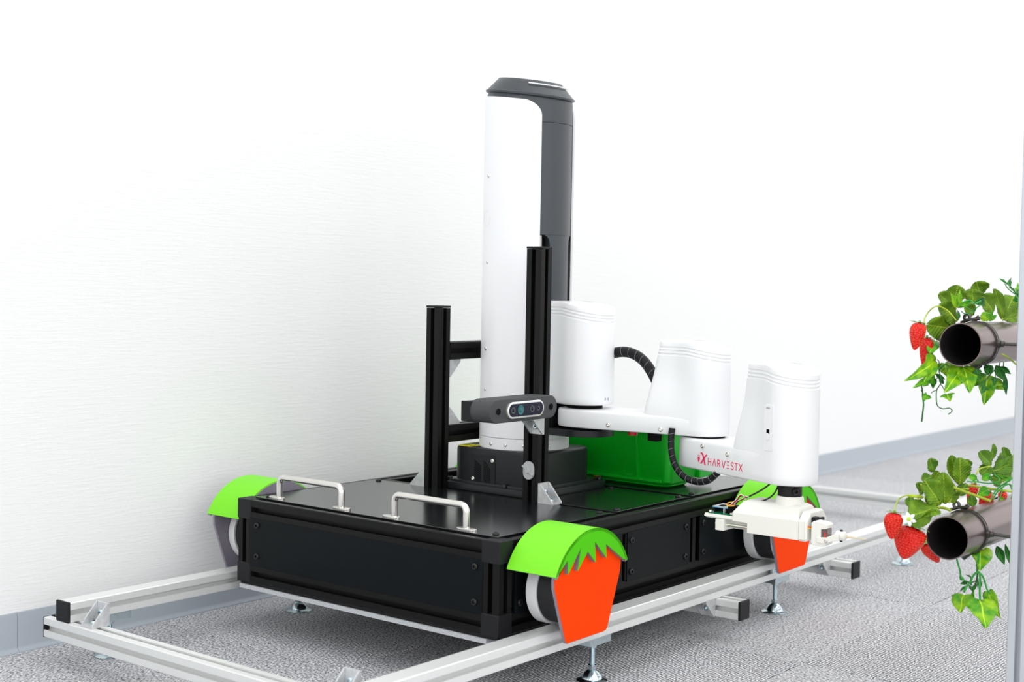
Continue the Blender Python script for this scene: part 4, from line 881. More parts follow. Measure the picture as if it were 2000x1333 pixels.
# ------------------------------------------------------------------ strawberry plants and trailing greenery on the pipes
# leaves: plant, kind, colour, base point, tip point, width, twist
LEAVES = [
 ('U', 'straw', 'S', (0.7363, 0.43, 0.5325), (0.7283, 0.3865, 0.5554), 0.0246, 0.2),
 ('U', 'straw', 'S', (0.7347, 0.4154, 0.5232), (0.7208, 0.3662, 0.5277), 0.0278, -0.3),
 ('U', 'straw', 'S', (0.7195, 0.4436, 0.5577), (0.7157, 0.4157, 0.5705), 0.0163, 0.1),
 ('U', 'straw', 'S', (0.7198, 0.4567, 0.5586), (0.7279, 0.4517, 0.5829), 0.0217, -0.2),
 ('U', 'straw', 'S', (0.7401, 0.4729, 0.559), (0.7407, 0.4744, 0.5786), 0.0234, 0.15),
 ('U', 'straw', 'S', (0.7386, 0.5106, 0.5695), (0.7372, 0.4978, 0.5888), 0.0238, -0.1),
 ('U', 'straw', 'S', (0.7603, 0.501, 0.5455), (0.7519, 0.4829, 0.5706), 0.0226, 0.25),
 ('U', 'straw', 'S', (0.7685, 0.5198, 0.536), (0.7627, 0.5048, 0.5792), 0.0131, 0.3),
 ('U', 'straw', 'S', (0.7655, 0.5302, 0.5358), (0.7698, 0.5611, 0.5703), 0.0239, -0.15),
 ('U', 'straw', 'S', (0.7692, 0.5204, 0.536), (0.7798, 0.5552, 0.5501), 0.0168, 0.3),
 ('U', 'straw', 'S', (0.7429, 0.4741, 0.5408), (0.7378, 0.4581, 0.5555), 0.0156, 0.1),
 ('U', 'straw', 'S', (0.7784, 0.5021, 0.536), (0.7873, 0.535, 0.5399), 0.0096, 0.3),
 ('U', 'straw', 'D', (0.7649, 0.5812, 0.5406), (0.7722, 0.5876, 0.5516), 0.0144, 0.3),
 ('U', 'lance', 'V', (0.7456, 0.4001, 0.5512), (0.7433, 0.3865, 0.5717), 0.0092, 0.2),
 ('U', 'lance', 'V', (0.7469, 0.4011, 0.5516), (0.7522, 0.3939, 0.5765), 0.0084, -0.2),
 ('U', 'lance', 'I', (0.7468, 0.4012, 0.5558), (0.7601, 0.4249, 0.5612), 0.0068, 0.5),
 ('U', 'lance', 'K', (0.7432, 0.411, 0.5524), (0.7543, 0.4201, 0.5577), 0.0051, -0.4),
 ('U', 'lance', 'K', (0.7608, 0.4254, 0.5595), (0.7709, 0.4466, 0.5665), 0.0059, 0.4),
 ('U', 'lance', 'K', (0.7615, 0.4259, 0.5587), (0.7713, 0.4464, 0.5563), 0.0051, -0.3),
 ('U', 'lance', 'K', (0.7615, 0.4259, 0.5587), (0.7704, 0.446, 0.5614), 0.0042, 0.3),
 ('U', 'round', 'V', (0.7737, 0.4343, 0.5344), (0.7732, 0.4346, 0.5475), 0.014, 0.1),
 ('U', 'lance', 'I', (0.7714, 0.458, 0.5341), (0.7734, 0.4605, 0.5504), 0.0051, 0.3),
 ('U', 'lance', 'I', (0.7714, 0.458, 0.5341), (0.779, 0.4646, 0.5437), 0.0051, -0.3),
 ('U', 'lance', 'K', (0.7443, 0.4109, 0.5346), (0.7403, 0.4213, 0.5497), 0.0051, 0.5),
 ('U', 'ivy', 'I', (0.7905, 0.5138, 0.5741), (0.7869, 0.5246, 0.5889), 0.0096, 0.3),
 ('U', 'ivy', 'K', (0.7877, 0.5237, 0.561), (0.7864, 0.5235, 0.5758), 0.0105, -0.4),
 ('U', 'lance', 'K', (0.7912, 0.5015, 0.5731), (0.7943, 0.5172, 0.5811), 0.0052, 0.4),
 ('U', 'lance', 'K', (0.7918, 0.5021, 0.574), (0.7799, 0.5059, 0.5834), 0.0035, 0.4),
 ('U', 'lance', 'K', (0.7743, 0.5145, 0.5868), (0.7761, 0.5291, 0.594), 0.0079, 0.7),
 ('U', 'lance', 'K', (0.777, 0.5038, 0.5876), (0.77, 0.4986, 0.5936), 0.0035, 0.4),
 ('U', 'lance', 'K', (0.787, 0.5351, 0.5469), (0.7844, 0.5338, 0.56), 0.007, 0.2),
 ('U', 'ivy', 'V', (0.7287, 0.3828, 0.4808), (0.7138, 0.3182, 0.4538), 0.025, -0.25),
 ('U', 'lance', 'V', (0.7261, 0.3807, 0.4808), (0.7232, 0.3512, 0.4524), 0.0159, 0.2),
 ('U', 'ivy', 'I', (0.7233, 0.3899, 0.4566), (0.7088, 0.3521, 0.4441), 0.016, 0.35),
 ('U', 'lance', 'K', (0.722, 0.3888, 0.4557), (0.7247, 0.3774, 0.4412), 0.0068, 0.5),
 ('U', 'lance', 'I', (0.7157, 0.3834, 0.448), (0.7151, 0.3699, 0.4443), 0.0051, 0.3),
 ('U', 'round', 'I', (0.7212, 0.391, 0.5073), (0.7236, 0.3665, 0.492), 0.0143, 0.4),
 ('U', 'heart', 'Y', (0.7243, 0.4173, 0.4743), (0.7328, 0.4102, 0.4563), 0.0188, 0.2),
 ('U', 'heart', 'V', (0.756, 0.4041, 0.473), (0.7496, 0.3587, 0.4395), 0.025, 0.15),
 ('U', 'heart', 'V', (0.7561, 0.4041, 0.4722), (0.7743, 0.3848, 0.4393), 0.0276, -0.15),
 ('U', 'ivy', 'I', (0.7147, 0.3688, 0.43), (0.7243, 0.3764, 0.4286), 0.0101, 0.2),
 ('U', 'ivy', 'V', (0.7436, 0.3793, 0.4347), (0.7516, 0.3724, 0.4263), 0.0167, 0.1),
 ('U', 'ivy', 'V', (0.7682, 0.4642, 0.4594), (0.778, 0.4315, 0.4215), 0.0358, 0.1),
 ('U', 'lance', 'Y', (0.7711, 0.4662, 0.4535), (0.7919, 0.4692, 0.4391), 0.0146, 0.2),
 ('U', 'heart', 'V', (0.765, 0.4614, 0.4559), (0.7556, 0.4405, 0.4434), 0.0146, 0.2),
 ('U', 'ivy', 'K', (0.774, 0.4053, 0.4689), (0.7782, 0.4078, 0.4527), 0.01, 0.3),
 ('U', 'ivy', 'K', (0.7844, 0.4124, 0.4465), (0.7826, 0.4041, 0.4368), 0.0109, 0.1),
 ('U', 'ivy', 'K', (0.7902, 0.4305, 0.4578), (0.7921, 0.425, 0.4464), 0.0092, 0.1),
 ('U', 'round', 'K', (0.7738, 0.4567, 0.4737), (0.7752, 0.4443, 0.4615), 0.0119, 0.3),
 ('U', 'lance', 'K', (0.7805, 0.462, 0.473), (0.7948, 0.4594, 0.4526), 0.0119, 0.3),
 ('U', 'lance', 'K', (0.786, 0.4662, 0.4715), (0.8008, 0.4647, 0.4616), 0.0068, 0.2),
 ('U', 'lance', 'K', (0.791, 0.4697, 0.4613), (0.797, 0.46, 0.4322), 0.0055, 0.4),
 ('U', 'lance', 'K', (0.7231, 0.39, 0.4608), (0.734, 0.3982, 0.4526), 0.0051, 0.5),
 ('U', 'lance', 'K', (0.7273, 0.393, 0.4542), (0.7329, 0.397, 0.4467), 0.0051, 0.3),
 ('U', 'lance', 'I', (0.7547, 0.4278, 0.4585), (0.76, 0.4187, 0.4498), 0.0059, 0.4),
 ('U', 'lance', 'K', (0.7138, 0.3684, 0.4359), (0.712, 0.3672, 0.4392), 0.0017, 0.3),
 ('L', 'straw', 'S', (0.7433, 0.3707, 0.2822), (0.7349, 0.3404, 0.3179), 0.0262, 0.2),
 ('L', 'straw', 'S', (0.7445, 0.3844, 0.2826), (0.7445, 0.3741, 0.3268), 0.0189, -0.3),
 ('L', 'straw', 'S', (0.7417, 0.395, 0.2823), (0.7444, 0.3989, 0.3154), 0.0152, 0.4),
 ('L', 'straw', 'D', (0.7185, 0.4044, 0.3225), (0.7186, 0.3927, 0.3422), 0.0141, 0.2),
 ('L', 'straw', 'S', (0.718, 0.4033, 0.3109), (0.7255, 0.41, 0.3232), 0.0141, 0.3),
 ('L', 'straw', 'D', (0.7216, 0.3937, 0.3174), (0.7146, 0.3752, 0.3147), 0.0115, 0.4),
 ('L', 'straw', 'D', (0.7164, 0.3755, 0.2944), (0.7137, 0.3615, 0.3109), 0.0114, 0.5),
 ('L', 'straw', 'S', (0.7462, 0.3601, 0.2806), (0.7279, 0.307, 0.2774), 0.0186, 0.9),
 ('L', 'straw', 'S', (0.748, 0.3488, 0.2809), (0.7343, 0.2986, 0.2644), 0.0136, -0.6),
 ('L', 'straw', 'D', (0.7262, 0.3577, 0.2937), (0.7423, 0.37, 0.284), 0.0126, 0.6),
 ('L', 'straw', 'D', (0.7085, 0.3564, 0.2931), (0.709, 0.3433, 0.2814), 0.0088, 0.5),
 ('L', 'straw', 'S', (0.7447, 0.437, 0.3037), (0.7478, 0.4288, 0.3424), 0.0219, 0.1),
 ('L', 'straw', 'S', (0.7368, 0.4437, 0.3074), (0.734, 0.4307, 0.3448), 0.0142, -0.3),
 ('L', 'straw', 'S', (0.7365, 0.4826, 0.3219), (0.738, 0.4845, 0.3351), 0.0105, 0.3),
 ('L', 'straw', 'S', (0.7366, 0.4043, 0.2922), (0.749, 0.4268, 0.2885), 0.0128, 0.5),
 ('L', 'straw', 'D', (0.7517, 0.4427, 0.3065), (0.7489, 0.4268, 0.2911), 0.0116, 0.5),
 ('L', 'straw', 'D', (0.7538, 0.4562, 0.2896), (0.76, 0.4476, 0.2744), 0.0103, 0.3),
 ('L', 'straw', 'D', (0.7538, 0.5348, 0.3226), (0.744, 0.5153, 0.3435), 0.0173, 0.3),
 ('L', 'straw', 'D', (0.7491, 0.544, 0.3253), (0.7533, 0.5489, 0.3536), 0.0081, 0.4),
 ('L', 'straw', 'D', (0.7507, 0.5446, 0.3133), (0.7655, 0.5952, 0.3208), 0.0271, 0.4),
 ('L', 'straw', 'D', (0.7527, 0.5587, 0.308), (0.7627, 0.6065, 0.3346), 0.0245, -0.2),
 ('L', 'straw', 'D', (0.7646, 0.5817, 0.322), (0.7595, 0.5663, 0.3473), 0.0108, 0.3),
 ('L', 'straw', 'D', (0.7538, 0.5348, 0.3226), (0.7463, 0.5154, 0.3117), 0.0133, 0.5),
 ('L', 'straw', 'D', (0.7545, 0.5345, 0.3066), (0.7683, 0.5452, 0.3016), 0.016, 0.4),
 ('L', 'round', 'I', (0.7731, 0.4219, 0.3173), (0.765, 0.4157, 0.3209), 0.0089, 0.2),
 ('L', 'round', 'I', (0.7843, 0.4439, 0.3214), (0.7756, 0.4366, 0.3148), 0.0096, 0.2),
 ('L', 'heart', 'I', (0.7787, 0.451, 0.2994), (0.768, 0.442, 0.2915), 0.0128, 0.3),
 ('L', 'lance', 'I', (0.7889, 0.4603, 0.3202), (0.8009, 0.4822, 0.3127), 0.0039, 0.5),
 ('L', 'lance', 'I', (0.7933, 0.4633, 0.3113), (0.8027, 0.4839, 0.3167), 0.0039, 0.5),
 ('L', 'lance', 'V', (0.7854, 0.4812, 0.2865), (0.7906, 0.4852, 0.2827), 0.0052, 0.5),
 ('L', 'heart', 'Y', (0.7187, 0.3371, 0.26), (0.7229, 0.3414, 0.2776), 0.0137, 0.2),
 ('L', 'heart', 'V', (0.7739, 0.4429, 0.2203), (0.7891, 0.4025, 0.1968), 0.0286, 0.2),
 ('L', 'lance', 'K', (0.7817, 0.4873, 0.2161), (0.7979, 0.4733, 0.194), 0.0107, 0.3),
 ('L', 'lance', 'K', (0.7841, 0.5147, 0.2156), (0.799, 0.4994, 0.1867), 0.0059, 0.4),
 ('L', 'heart', 'V', (0.7904, 0.4013, 0.1554), (0.8092, 0.3762, 0.1258), 0.0374, 0.0),
 ('L', 'heart', 'V', (0.7657, 0.4073, 0.1571), (0.7658, 0.3934, 0.1356), 0.0171, 0.9),
 ('L', 'heart', 'I', (0.7731, 0.4132, 0.1573), (0.7805, 0.4062, 0.1558), 0.0114, 0.5),
 ('L', 'heart', 'V', (0.7916, 0.4281, 0.1615), (0.8087, 0.4271, 0.1276), 0.0133, 0.7),
 ('L', 'lance', 'K', (0.7602, 0.4043, 0.1827), (0.7657, 0.4083, 0.1766), 0.0043, 0.4),
 ('L', 'lance', 'K', (0.7695, 0.4112, 0.1743), (0.7614, 0.4047, 0.1723), 0.0043, 0.4),
 ('L', 'lance', 'K', (0.7682, 0.4099, 0.1695), (0.7614, 0.4041, 0.1623), 0.0029, 0.4),
 ('L', 'lance', 'K', (0.7721, 0.4138, 0.182), (0.7672, 0.41, 0.1848), 0.0019, 0.4),
 ('L', 'lance', 'K', (0.7792, 0.4189, 0.1727), (0.7741, 0.4142, 0.1616), 0.0043, 0.4),
 ('L', 'lance', 'K', (0.7828, 0.4219, 0.1765), (0.7846, 0.423, 0.169), 0.0033, 0.4),
 ('L', 'lance', 'K', (0.7804, 0.4203, 0.1803), (0.7807, 0.4196, 0.1641), 0.0019, 0.4),
 ('L', 'lance', 'K', (0.7712, 0.4123, 0.1687), (0.7751, 0.4151, 0.163), 0.0024, 0.4),
]
STEMS = [
 ('U', 'S', 0.0009, [(0.7186, 0.3568, 0.5277), (0.7159, 0.3628, 0.5359), (0.7171, 0.3719, 0.5451), (0.7273, 0.3651, 0.5525), (0.7309, 0.3757, 0.5537), (0.738, 0.3887, 0.5481), (0.7522, 0.384, 0.5351)]),
 ('U', 'S', 0.001, [(0.771, 0.514, 0.5343), (0.7682, 0.5196, 0.536), (0.7621, 0.5232, 0.5516), (0.763, 0.5092, 0.5622)]),
 ('U', 'V', 0.0008, [(0.7589, 0.4031, 0.5536), (0.7602, 0.4116, 0.5498), (0.762, 0.4207, 0.5486), (0.7688, 0.4109, 0.5522), (0.7711, 0.4206, 0.5564)]),
 ('U', 'V', 0.0007, [(0.7496, 0.4081, 0.5475), (0.7515, 0.4172, 0.5441), (0.7585, 0.4305, 0.5467), (0.7659, 0.4214, 0.5529)]),
 ('U', 'V', 0.0009, [(0.749, 0.3953, 0.5559), (0.7551, 0.4082, 0.5619), (0.7582, 0.4183, 0.5624), (0.7672, 0.41, 0.5588), (0.7715, 0.4213, 0.5623)]),
 ('U', 'V', 0.0009, [(0.7721, 0.4925, 0.5935), (0.7777, 0.5044, 0.5877), (0.7836, 0.5162, 0.5774), (0.7914, 0.5065, 0.5688), (0.7931, 0.5152, 0.5611)]),
 ('U', 'V', 0.0007, [(0.7778, 0.4967, 0.5867), (0.7794, 0.5053, 0.5799), (0.7852, 0.5171, 0.5722)]),
 ('U', 'V', 0.0007, [(0.7845, 0.5021, 0.5877), (0.782, 0.5075, 0.5834), (0.7836, 0.5162, 0.5774)]),
 ('U', 'K', 0.0008, [(0.7416, 0.3787, 0.4753), (0.7337, 0.3797, 0.4694), (0.7303, 0.3844, 0.4648), (0.7371, 0.3741, 0.4572), (0.7346, 0.3792, 0.4476), (0.7287, 0.3817, 0.4387), (0.7335, 0.3695, 0.4254), (0.7332, 0.3765, 0.4174), (0.7364, 0.3864, 0.4136), (0.7473, 0.3799, 0.4156), (0.7482, 0.3881, 0.4127), (0.7457, 0.3937, 0.4096), (0.747, 0.3792, 0.4073)]),
 ('U', 'K', 0.0007, [(0.7367, 0.3939, 0.4745), (0.738, 0.4023, 0.4688), (0.7373, 0.4091, 0.4625)]),
 ('U', 'K', 0.0006, [(0.7314, 0.3749, 0.4396), (0.7252, 0.3776, 0.437), (0.7211, 0.3818, 0.4344)]),
 ('U', 'K', 0.0006, [(0.735, 0.3783, 0.4481), (0.7355, 0.3861, 0.4431), (0.7362, 0.3939, 0.436)]),
 ('U', 'K', 0.0006, [(0.7307, 0.3883, 0.4596), (0.726, 0.392, 0.4558), (0.7205, 0.3951, 0.452)]),
 ('U', 'K', 0.0011, [(0.7147, 0.362, 0.4455), (0.714, 0.3687, 0.4376), (0.7121, 0.3743, 0.4287), (0.7181, 0.3633, 0.4196), (0.7153, 0.368, 0.4073), (0.7124, 0.3728, 0.395)]),
 ('U', 'K', 0.0007, [(0.7266, 0.3861, 0.4806), (0.7264, 0.3935, 0.477), (0.723, 0.3982, 0.4715)]),
 ('U', 'K', 0.0009, [(0.7945, 0.4268, 0.47), (0.7873, 0.4285, 0.4645), (0.7803, 0.4301, 0.4556), (0.7782, 0.4128, 0.4499), (0.7683, 0.4124, 0.4464), (0.7622, 0.4152, 0.4476), (0.7656, 0.4029, 0.4526)]),
 ('U', 'K', 0.0006, [(0.7863, 0.4198, 0.4614), (0.7789, 0.4217, 0.4618), (0.7728, 0.4245, 0.4617)]),
 ('U', 'K', 0.0006, [(0.783, 0.4168, 0.4538), (0.7797, 0.4217, 0.45), (0.7774, 0.4273, 0.4462)]),
 ('U', 'K', 0.0006, [(0.7945, 0.4268, 0.4683), (0.7914, 0.4316, 0.4629), (0.7891, 0.4373, 0.4579)]),
 ('U', 'K', 0.0008, [(0.7871, 0.4598, 0.4769), (0.7846, 0.4652, 0.4723)]),
 ('U', 'K', 0.0008, [(0.7911, 0.463, 0.4778), (0.789, 0.4686, 0.4707)]),
 ('U', 'S', 0.0012, [(0.803, 0.4219, 0.4907), (0.8083, 0.4336, 0.4847), (0.8118, 0.4437, 0.4787), (0.8206, 0.4351, 0.4736)]),
 ('U', 'S', 0.0009, [(0.7447, 0.4002, 0.4726), (0.744, 0.407, 0.4672)]),
 ('L', 'S', 0.0009, [(0.7055, 0.307, 0.2759), (0.7032, 0.3133, 0.2836), (0.7043, 0.3223, 0.2927), (0.7157, 0.3164, 0.2991), (0.7201, 0.3275, 0.2983), (0.7247, 0.3387, 0.2957), (0.7351, 0.3318, 0.2976)]),
 ('L', 'S', 0.0022, [(0.7166, 0.3235, 0.2984), (0.7241, 0.337, 0.2968), (0.7267, 0.3466, 0.295)]),
 ('L', 'S', 0.002, [(0.7566, 0.3733, 0.2771), (0.7484, 0.3746, 0.2791), (0.7402, 0.3757, 0.2787), (0.7408, 0.3609, 0.2793)]),
 ('L', 'S', 0.002, [(0.7499, 0.3952, 0.3062), (0.7599, 0.4105, 0.2999), (0.7729, 0.4281, 0.2923), (0.7913, 0.4271, 0.2881)]),
 ('L', 'S', 0.0018, [(0.7407, 0.4516, 0.3018), (0.7497, 0.4664, 0.3005), (0.7631, 0.4845, 0.2967), (0.7826, 0.4846, 0.2962), (0.7969, 0.5036, 0.2931)]),
 ('L', 'S', 0.0016, [(0.7432, 0.4013, 0.283), (0.7454, 0.4115, 0.2962), (0.75, 0.4231, 0.2993), (0.7633, 0.4184, 0.3026)]),
 ('L', 'S', 0.0013, [(0.7143, 0.3526, 0.2803), (0.7146, 0.361, 0.2895), (0.7158, 0.3702, 0.2988), (0.72, 0.3588, 0.3106)]),
 ('L', 'S', 0.0011, [(0.7467, 0.4954, 0.3137), (0.7484, 0.5049, 0.3209), (0.7576, 0.52, 0.3237)]),
 ('L', 'S', 0.0008, [(0.7354, 0.3431, 0.2676), (0.7348, 0.3499, 0.2604)]),
 ('L', 'V', 0.0009, [(0.7655, 0.408, 0.3141), (0.7752, 0.4234, 0.3129), (0.7822, 0.4365, 0.3104), (0.7972, 0.4332, 0.3136), (0.7979, 0.4417, 0.3179), (0.7896, 0.4431, 0.3233)]),
 ('L', 'V', 0.0009, [(0.7752, 0.416, 0.3181), (0.7752, 0.4234, 0.3135)]),
 ('L', 'V', 0.0009, [(0.7864, 0.4379, 0.3209), (0.7856, 0.4445, 0.3137), (0.7938, 0.4583, 0.3067), (0.8047, 0.4519, 0.3111)]),
 ('L', 'V', 0.0011, [(0.7844, 0.4471, 0.2851), (0.785, 0.4557, 0.2932), (0.7905, 0.4683, 0.304), (0.8042, 0.4644, 0.3136), (0.8069, 0.4747, 0.3206)]),
 ('L', 'V', 0.001, [(0.7839, 0.4595, 0.2849), (0.7864, 0.4697, 0.2957), (0.7951, 0.4849, 0.3054), (0.8063, 0.4783, 0.3021)]),
 ('L', 'V', 0.001, [(0.7973, 0.4957, 0.2836), (0.7959, 0.5028, 0.2931), (0.7904, 0.5066, 0.3026)]),
 ('L', 'V', 0.0008, [(0.7909, 0.4651, 0.2863), (0.7914, 0.4738, 0.2983), (0.7871, 0.4783, 0.3026)]),
 ('L', 'V', 0.0013, [(0.7624, 0.387, 0.2086), (0.7621, 0.3939, 0.1999), (0.7617, 0.4009, 0.1921), (0.7678, 0.39, 0.1851), (0.7692, 0.3985, 0.1792)]),
 ('L', 'V', 0.0015, [(0.7854, 0.4057, 0.2157), (0.783, 0.4108, 0.2032), (0.7803, 0.4156, 0.1906), (0.7871, 0.4058, 0.1912), (0.7863, 0.412, 0.1787), (0.7843, 0.4174, 0.1641), (0.7894, 0.4055, 0.1535)]),
 ('L', 'V', 0.0015, [(0.7849, 0.404, 0.1921), (0.7786, 0.4063, 0.1861), (0.7731, 0.4091, 0.1752), (0.7739, 0.3941, 0.1711), (0.7695, 0.3978, 0.1631)]),
 ('L', 'V', 0.0013, [(0.7864, 0.4052, 0.1917), (0.7882, 0.414, 0.1863), (0.7895, 0.4221, 0.1756), (0.7962, 0.4117, 0.1688), (0.7973, 0.4199, 0.1619)]),
 ('L', 'K', 0.0013, [(0.7785, 0.4185, 0.1995), (0.7776, 0.4248, 0.1859), (0.7746, 0.4292, 0.1722), (0.7747, 0.4136, 0.1642)]),
 ('L', 'K', 0.0009, [(0.7678, 0.4024, 0.1779), (0.7724, 0.4136, 0.1744), (0.7762, 0.4243, 0.1752)]),
 ('L', 'K', 0.0009, [(0.7646, 0.4002, 0.1831), (0.7681, 0.41, 0.1724), (0.7721, 0.4206, 0.1665)]),
 ('L', 'K', 0.0009, [(0.7727, 0.4067, 0.1851), (0.7721, 0.4138, 0.182), (0.7712, 0.42, 0.1693)]),
]
BERRIES = [
 ('U', (0.7148, 0.3488, 0.5302), (0.7107, 0.3436, 0.4943), 0.0241, 'u1'),
 ('U', (0.7138, 0.3788, 0.5095), (0.7145, 0.3767, 0.4602), 0.0186, 'u2'),
 ('U', (0.7285, 0.4592, 0.4783), (0.7258, 0.4561, 0.46), 0.013, 'u3'),
 ('U', (0.7455, 0.4852, 0.4721), (0.7385, 0.479, 0.4598), 0.0105, 'u4'),
 ('L', (0.7046, 0.3075, 0.2751), (0.7026, 0.304, 0.2404), 0.0266, 'l1'),
 ('L', (0.717, 0.3418, 0.2529), (0.7085, 0.3326, 0.2101), 0.0432, 'l2'),
 ('L', (0.6955, 0.4441, 0.2143), (0.7111, 0.455, 0.187), 0.025, 'l3'),
 ('L', (0.7396, 0.5093, 0.2969), (0.7335, 0.5028, 0.2668), 0.016, 'l4'),
 ('L', (0.7498, 0.5422, 0.2824), (0.7403, 0.5334, 0.2593), 0.0228, 'l5'),
 ('L', (0.7544, 0.5841, 0.2796), (0.7573, 0.5854, 0.2606), 0.015, 'l6'),
 ('L', (0.7526, 0.5836, 0.296), (0.7539, 0.5844, 0.2919), 0.0082, 'l7'),
]
FLOWERS = [('L', (0.7336, 0.2857, 0.2733), 0.0201), ('L', (0.7585, 0.5626, 0.2953), 0.0108)]
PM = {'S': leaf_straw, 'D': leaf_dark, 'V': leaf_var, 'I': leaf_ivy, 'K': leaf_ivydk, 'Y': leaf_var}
VIEW = Vector((.62, -.78, .12)).normalized()      # side of the row the leaves spread towards
def leaf_outline(kind):
    if kind == 'straw':
        rows = [(0, .03), (.06, .14), (.16, .27), (.28, .38), (.42, .46), (.56, .49), (.68, .48), (.78, .43), (.87, .34), (.94, .22), (.985, .09)]
        out = []
        for (a, wa), (b, wb) in zip(rows, rows[1:]):
            out += [(a, wa), (a+(b-a)*.72, (wa+(wb-wa)*.72)*.93+.012), (b-.004, (wb)*1.045+.008)]
        out.append((1.0, .03)); return out
    if kind == 'ivy':
        return [(0, .05), (-.03, .14), (.02, .26), (.10, .40), (.20, .52), (.27, .54), (.31, .45), (.36, .34), (.44, .28), (.55, .27), (.66, .24), (.78, .17), (.9, .08), (1, .004)]
    if kind == 'heart':
        return [(0, .03), (-.06, .14), (-.07, .26), (-.02, .38), (.08, .46), (.2, .50), (.34, .49), (.48, .44), (.62, .35), (.76, .24), (.88, .13), (.96, .05), (1, .004)]
    if kind == 'round':
        return [(0, .05), (-.02, .18), (.06, .34), (.2, .45), (.38, .5), (.56, .49), (.74, .42), (.88, .29), (.96, .16), (1, .03)]
    return [(0, .04), (.1, .2), (.22, .36), (.36, .47), (.5, .5), (.62, .44), (.75, .32), (.87, .18), (.95, .07), (1, .004)]
def make_leaf(kind, m, B, T, wd, tw, parent, rnd):
    B, T = Vector(B), Vector(T); ax = T-B; L = ax.length; A = ax.normalized()
    N = (VIEW-A*VIEW.dot(A)).normalized(); N = Matrix.Rotation(tw, 3, A) @ N; X = A.cross(N).normalized()
    fold = {'straw': .30, 'ivy': .22, 'heart': .20, 'round': .15, 'lance': .45}[kind]; curl = rnd.uniform(.06, .16)*L
    bm = bmesh.new(); uvl = bm.loops.layers.uv.new('UVMap'); cols = (-1, -.66, -.33, 0, .33, .66, 1); grid = []; uvs = {}
    wd = wd/max(.35, math.cos(tw))*{'straw': 1.3, 'ivy': 1.15, 'heart': 1.15}.get(kind, 1.1)
    for y, w_ in leaf_outline(kind):
        row = []
        for c in cols:
            yy = y if abs(c) > .9 else (y if kind not in ('heart', 'ivy', 'round') else (y if y > .1 else y*abs(c)+.0))
            x = c*w_*wd
            z = abs(x)*fold - curl*4*(yy-.45)**2*.5 + .03*wd*math.sin(yy*19)*abs(c) + (.05*wd*math.sin(yy*7+c*3) if kind != 'lance' else 0)
            P_ = B+A*(yy*L)+X*x+N*z
            for px_, py_, pz_ in ((.763, .372, .503), (.760, .355, .242)):
                q_ = Vector((P_.x-px_, 0, P_.z-pz_))
                if P_.y > py_-.012 and q_.length < RP+.0012: P_ = Vector((px_, P_.y, pz_))+q_.normalized()*(RP+.0012)
            v = bm.verts.new(P_); uvs[v] = (c*w_, yy); row.append(v)
        grid.append(row)
    for a, b in zip(grid, grid[1:]):
        for k in range(len(cols)-1):
            try: f = bm.faces.new((a[k], a[k+1], b[k+1], b[k])); f.smooth = True
            except ValueError: continue
            for lp in f.loops: lp[uvl].uv = uvs[lp.vert]
    me = bpy.data.meshes.new('leaf'); lo = (B+T)/2
    for v in bm.verts: v.co -= lo
    bm.to_mesh(me); bm.free(); me.materials.append(m)
    o = bpy.data.objects.new('leaf', me); place(o, Matrix.Translation(lo), parent)
    md = o.modifiers.new('thick', 'SOLIDIFY'); md.thickness = .0004; md.offset = 0
    return o
rnd = random.Random(3)
SP = {'U': thing('strawberry_plant', 'artificial strawberry plant spreading over the upper planting pipe with two hanging berries', 'plant', (.74, .43, .50)),
      'L': thing('strawberry_plant', 'artificial strawberry plant over the lower planting pipe with big red berries and white flower', 'plant', (.73, .40, .25))}
IV = {'U': thing('ivy_garland', 'artificial ivy with curly tendrils hanging below the upper planting pipe', 'ivy', (.76, .46, .47)),
      'L': thing('ivy_garland', 'artificial vine with large heart shaped leaves dangling below the lower planting pipe', 'ivy', (.78, .46, .21))}
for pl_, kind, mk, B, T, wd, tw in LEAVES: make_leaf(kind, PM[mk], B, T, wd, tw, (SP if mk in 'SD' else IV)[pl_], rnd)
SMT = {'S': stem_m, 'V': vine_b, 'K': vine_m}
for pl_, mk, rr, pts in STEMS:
    bm = bmesh.new(); tube(bm, pts, rr, 7, 5); obj('stem' if mk == 'S' else 'tendril', bm, SMT[mk], (SP if mk == 'S' else IV)[pl_], smooth=60)
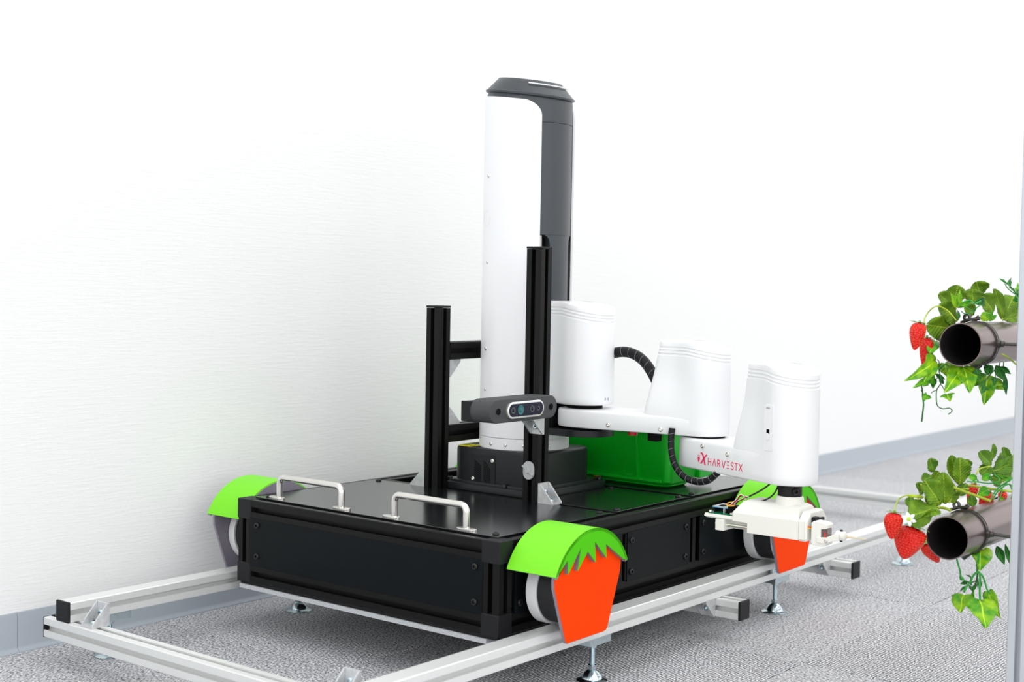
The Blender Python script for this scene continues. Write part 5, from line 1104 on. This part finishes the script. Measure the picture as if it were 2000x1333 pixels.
def berry(top, tip, wd, parent, rnd, big=True):
    top, tip = Vector(top), Vector(tip); ax = tip-top; L = ax.length; D, U, V = frame_of(ax); n = 28
    prof = [(0.0, .12), (-.012, .45), (.02, .68), (.08, .86), (.17, .97), (.27, 1.0), (.38, .97), (.5, .88), (.62, .76), (.74, .61), (.84, .46), (.92, .32), (.97, .20), (1, .07)]
    bm = bmesh.new(); rings = []; ph = rnd.uniform(0, 6)
    lump = .05 if wd < .035 else .085
    for t, rr in prof:
        ring = []
        for k in range(n):
            a = 2*PI*k/n; r_ = rr*wd/2*(1+lump*math.sin(2*a+ph+t*2)+lump*.6*math.sin(3*a-ph+5*t)+lump*.35*math.sin(5*a+9*t))
            ring.append(top+D*(t*L)+U*(r_*math.cos(a))+V*(r_*.9*math.sin(a)))
        rings.append(ring)
    loft(bm, rings); o = obj('strawberry', bm, berry_m, parent, smooth=80)
    md = o.modifiers.new('sub', 'SUBSURF'); md.levels = 1; md.render_levels = 2
    # seeds, set in the skin in staggered rows (too small to pick apart singly)
    bm = bmesh.new(); rows = 11
    for i in range(rows):
        t = .10+.80*i/(rows-1)
        for (t0, r0), (t1, r1) in zip(prof, prof[1:]):
            if t0 <= t <= t1: rr = r0+(r1-r0)*(t-t0)/(t1-t0)
        m_ = max(5, int(rr*PI*wd/.0048))
        for k in range(m_):
            a = 2*PI*(k+.5*(i % 2))/m_; r_ = rr*wd/2*(1+lump*math.sin(2*a+ph+t*2)+lump*.6*math.sin(3*a-ph+5*t)+lump*.35*math.sin(5*a+9*t))*1.0
            d = U*math.cos(a)+V*.9*math.sin(a); p = top+D*(t*L)+d*r_; tg = D*.0008; sd = d.cross(D).normalized()*.00042
            vs = [bm.verts.new(q) for q in (p-tg, p+sd, p+tg, p-sd, p+d*.0005)]
            for e in range(4): bm.faces.new((vs[e], vs[(e+1) % 4], vs[4]))
    s = obj('seeds', bm, seed_m, o); s['kind'] = 'stuff'
    bm = bmesh.new(); m_ = 9
    for k in range(m_):
        a = 2*PI*k/m_+rnd.uniform(-.2, .2); d = U*math.cos(a)+V*math.sin(a); sd = d.cross(D).normalized(); ln = wd*.5*rnd.uniform(.75, 1.15); lift = rnd.uniform(-.12, .25)
        p = top-D*.0008; q1 = p+d*ln*.55-D*ln*.10; q2 = p+d*ln-D*ln*lift; w0 = wd*.085
        vs = [bm.verts.new(x) for x in (p-sd*w0*.7, p+sd*w0*.7, q1+sd*w0, q2, q1-sd*w0)]
        bm.faces.new((vs[0], vs[1], vs[2], vs[4])); bm.faces.new((vs[4], vs[2], vs[3]))
    cyl(bm, top+D*.001, top-D*.004, .0016, 8)
    c = obj('calyx', bm, sepal_m, o); md = c.modifiers.new('thick', 'SOLIDIFY'); md.thickness = .0005
    return o
for pl_, top, tip, wd, nm in BERRIES: berry(top, tip, wd, SP[pl_], rnd)
for pl_, c, wd in FLOWERS:
    c = Vector(c); D = (VIEW+Vector((-.3, 0, .1))).normalized(); D, U, V = frame_of(D)
    fl_ = bmesh.new(); lathe(fl_, c, D, [(-.001, wd*.10), (.0012, wd*.13), (.0024, wd*.08)], 14); fo = obj('flower', fl_, pollen_m, SP[pl_], smooth=60)
    for k in range(6):
        a = 2*PI*k/6+.3; d = U*math.cos(a)+V*math.sin(a); sd = d.cross(D).normalized(); bm = bmesh.new(); r = wd/2
        prof_ = [(.12, .10), (.35, .22), (.62, .26), (.85, .15), (1.0, .02)]; L_ = []; R_ = []; M_ = []
        for t, w_ in prof_:
            z = D*(.10*r*math.sin(t*3)-.12*r*t*t)
            L_.append(bm.verts.new(c+d*r*t+sd*r*w_+z+D*.0005)); R_.append(bm.verts.new(c+d*r*t-sd*r*w_+z+D*.0005)); M_.append(bm.verts.new(c+d*r*t+z))
        for i in range(len(prof_)-1):
            bm.faces.new((L_[i], M_[i], M_[i+1], L_[i+1])); bm.faces.new((M_[i], R_[i], R_[i+1], M_[i+1]))
        p = obj('petal', bm, petal_m, fo, smooth=80); md = p.modifiers.new('thick', 'SOLIDIFY'); md.thickness = .0003
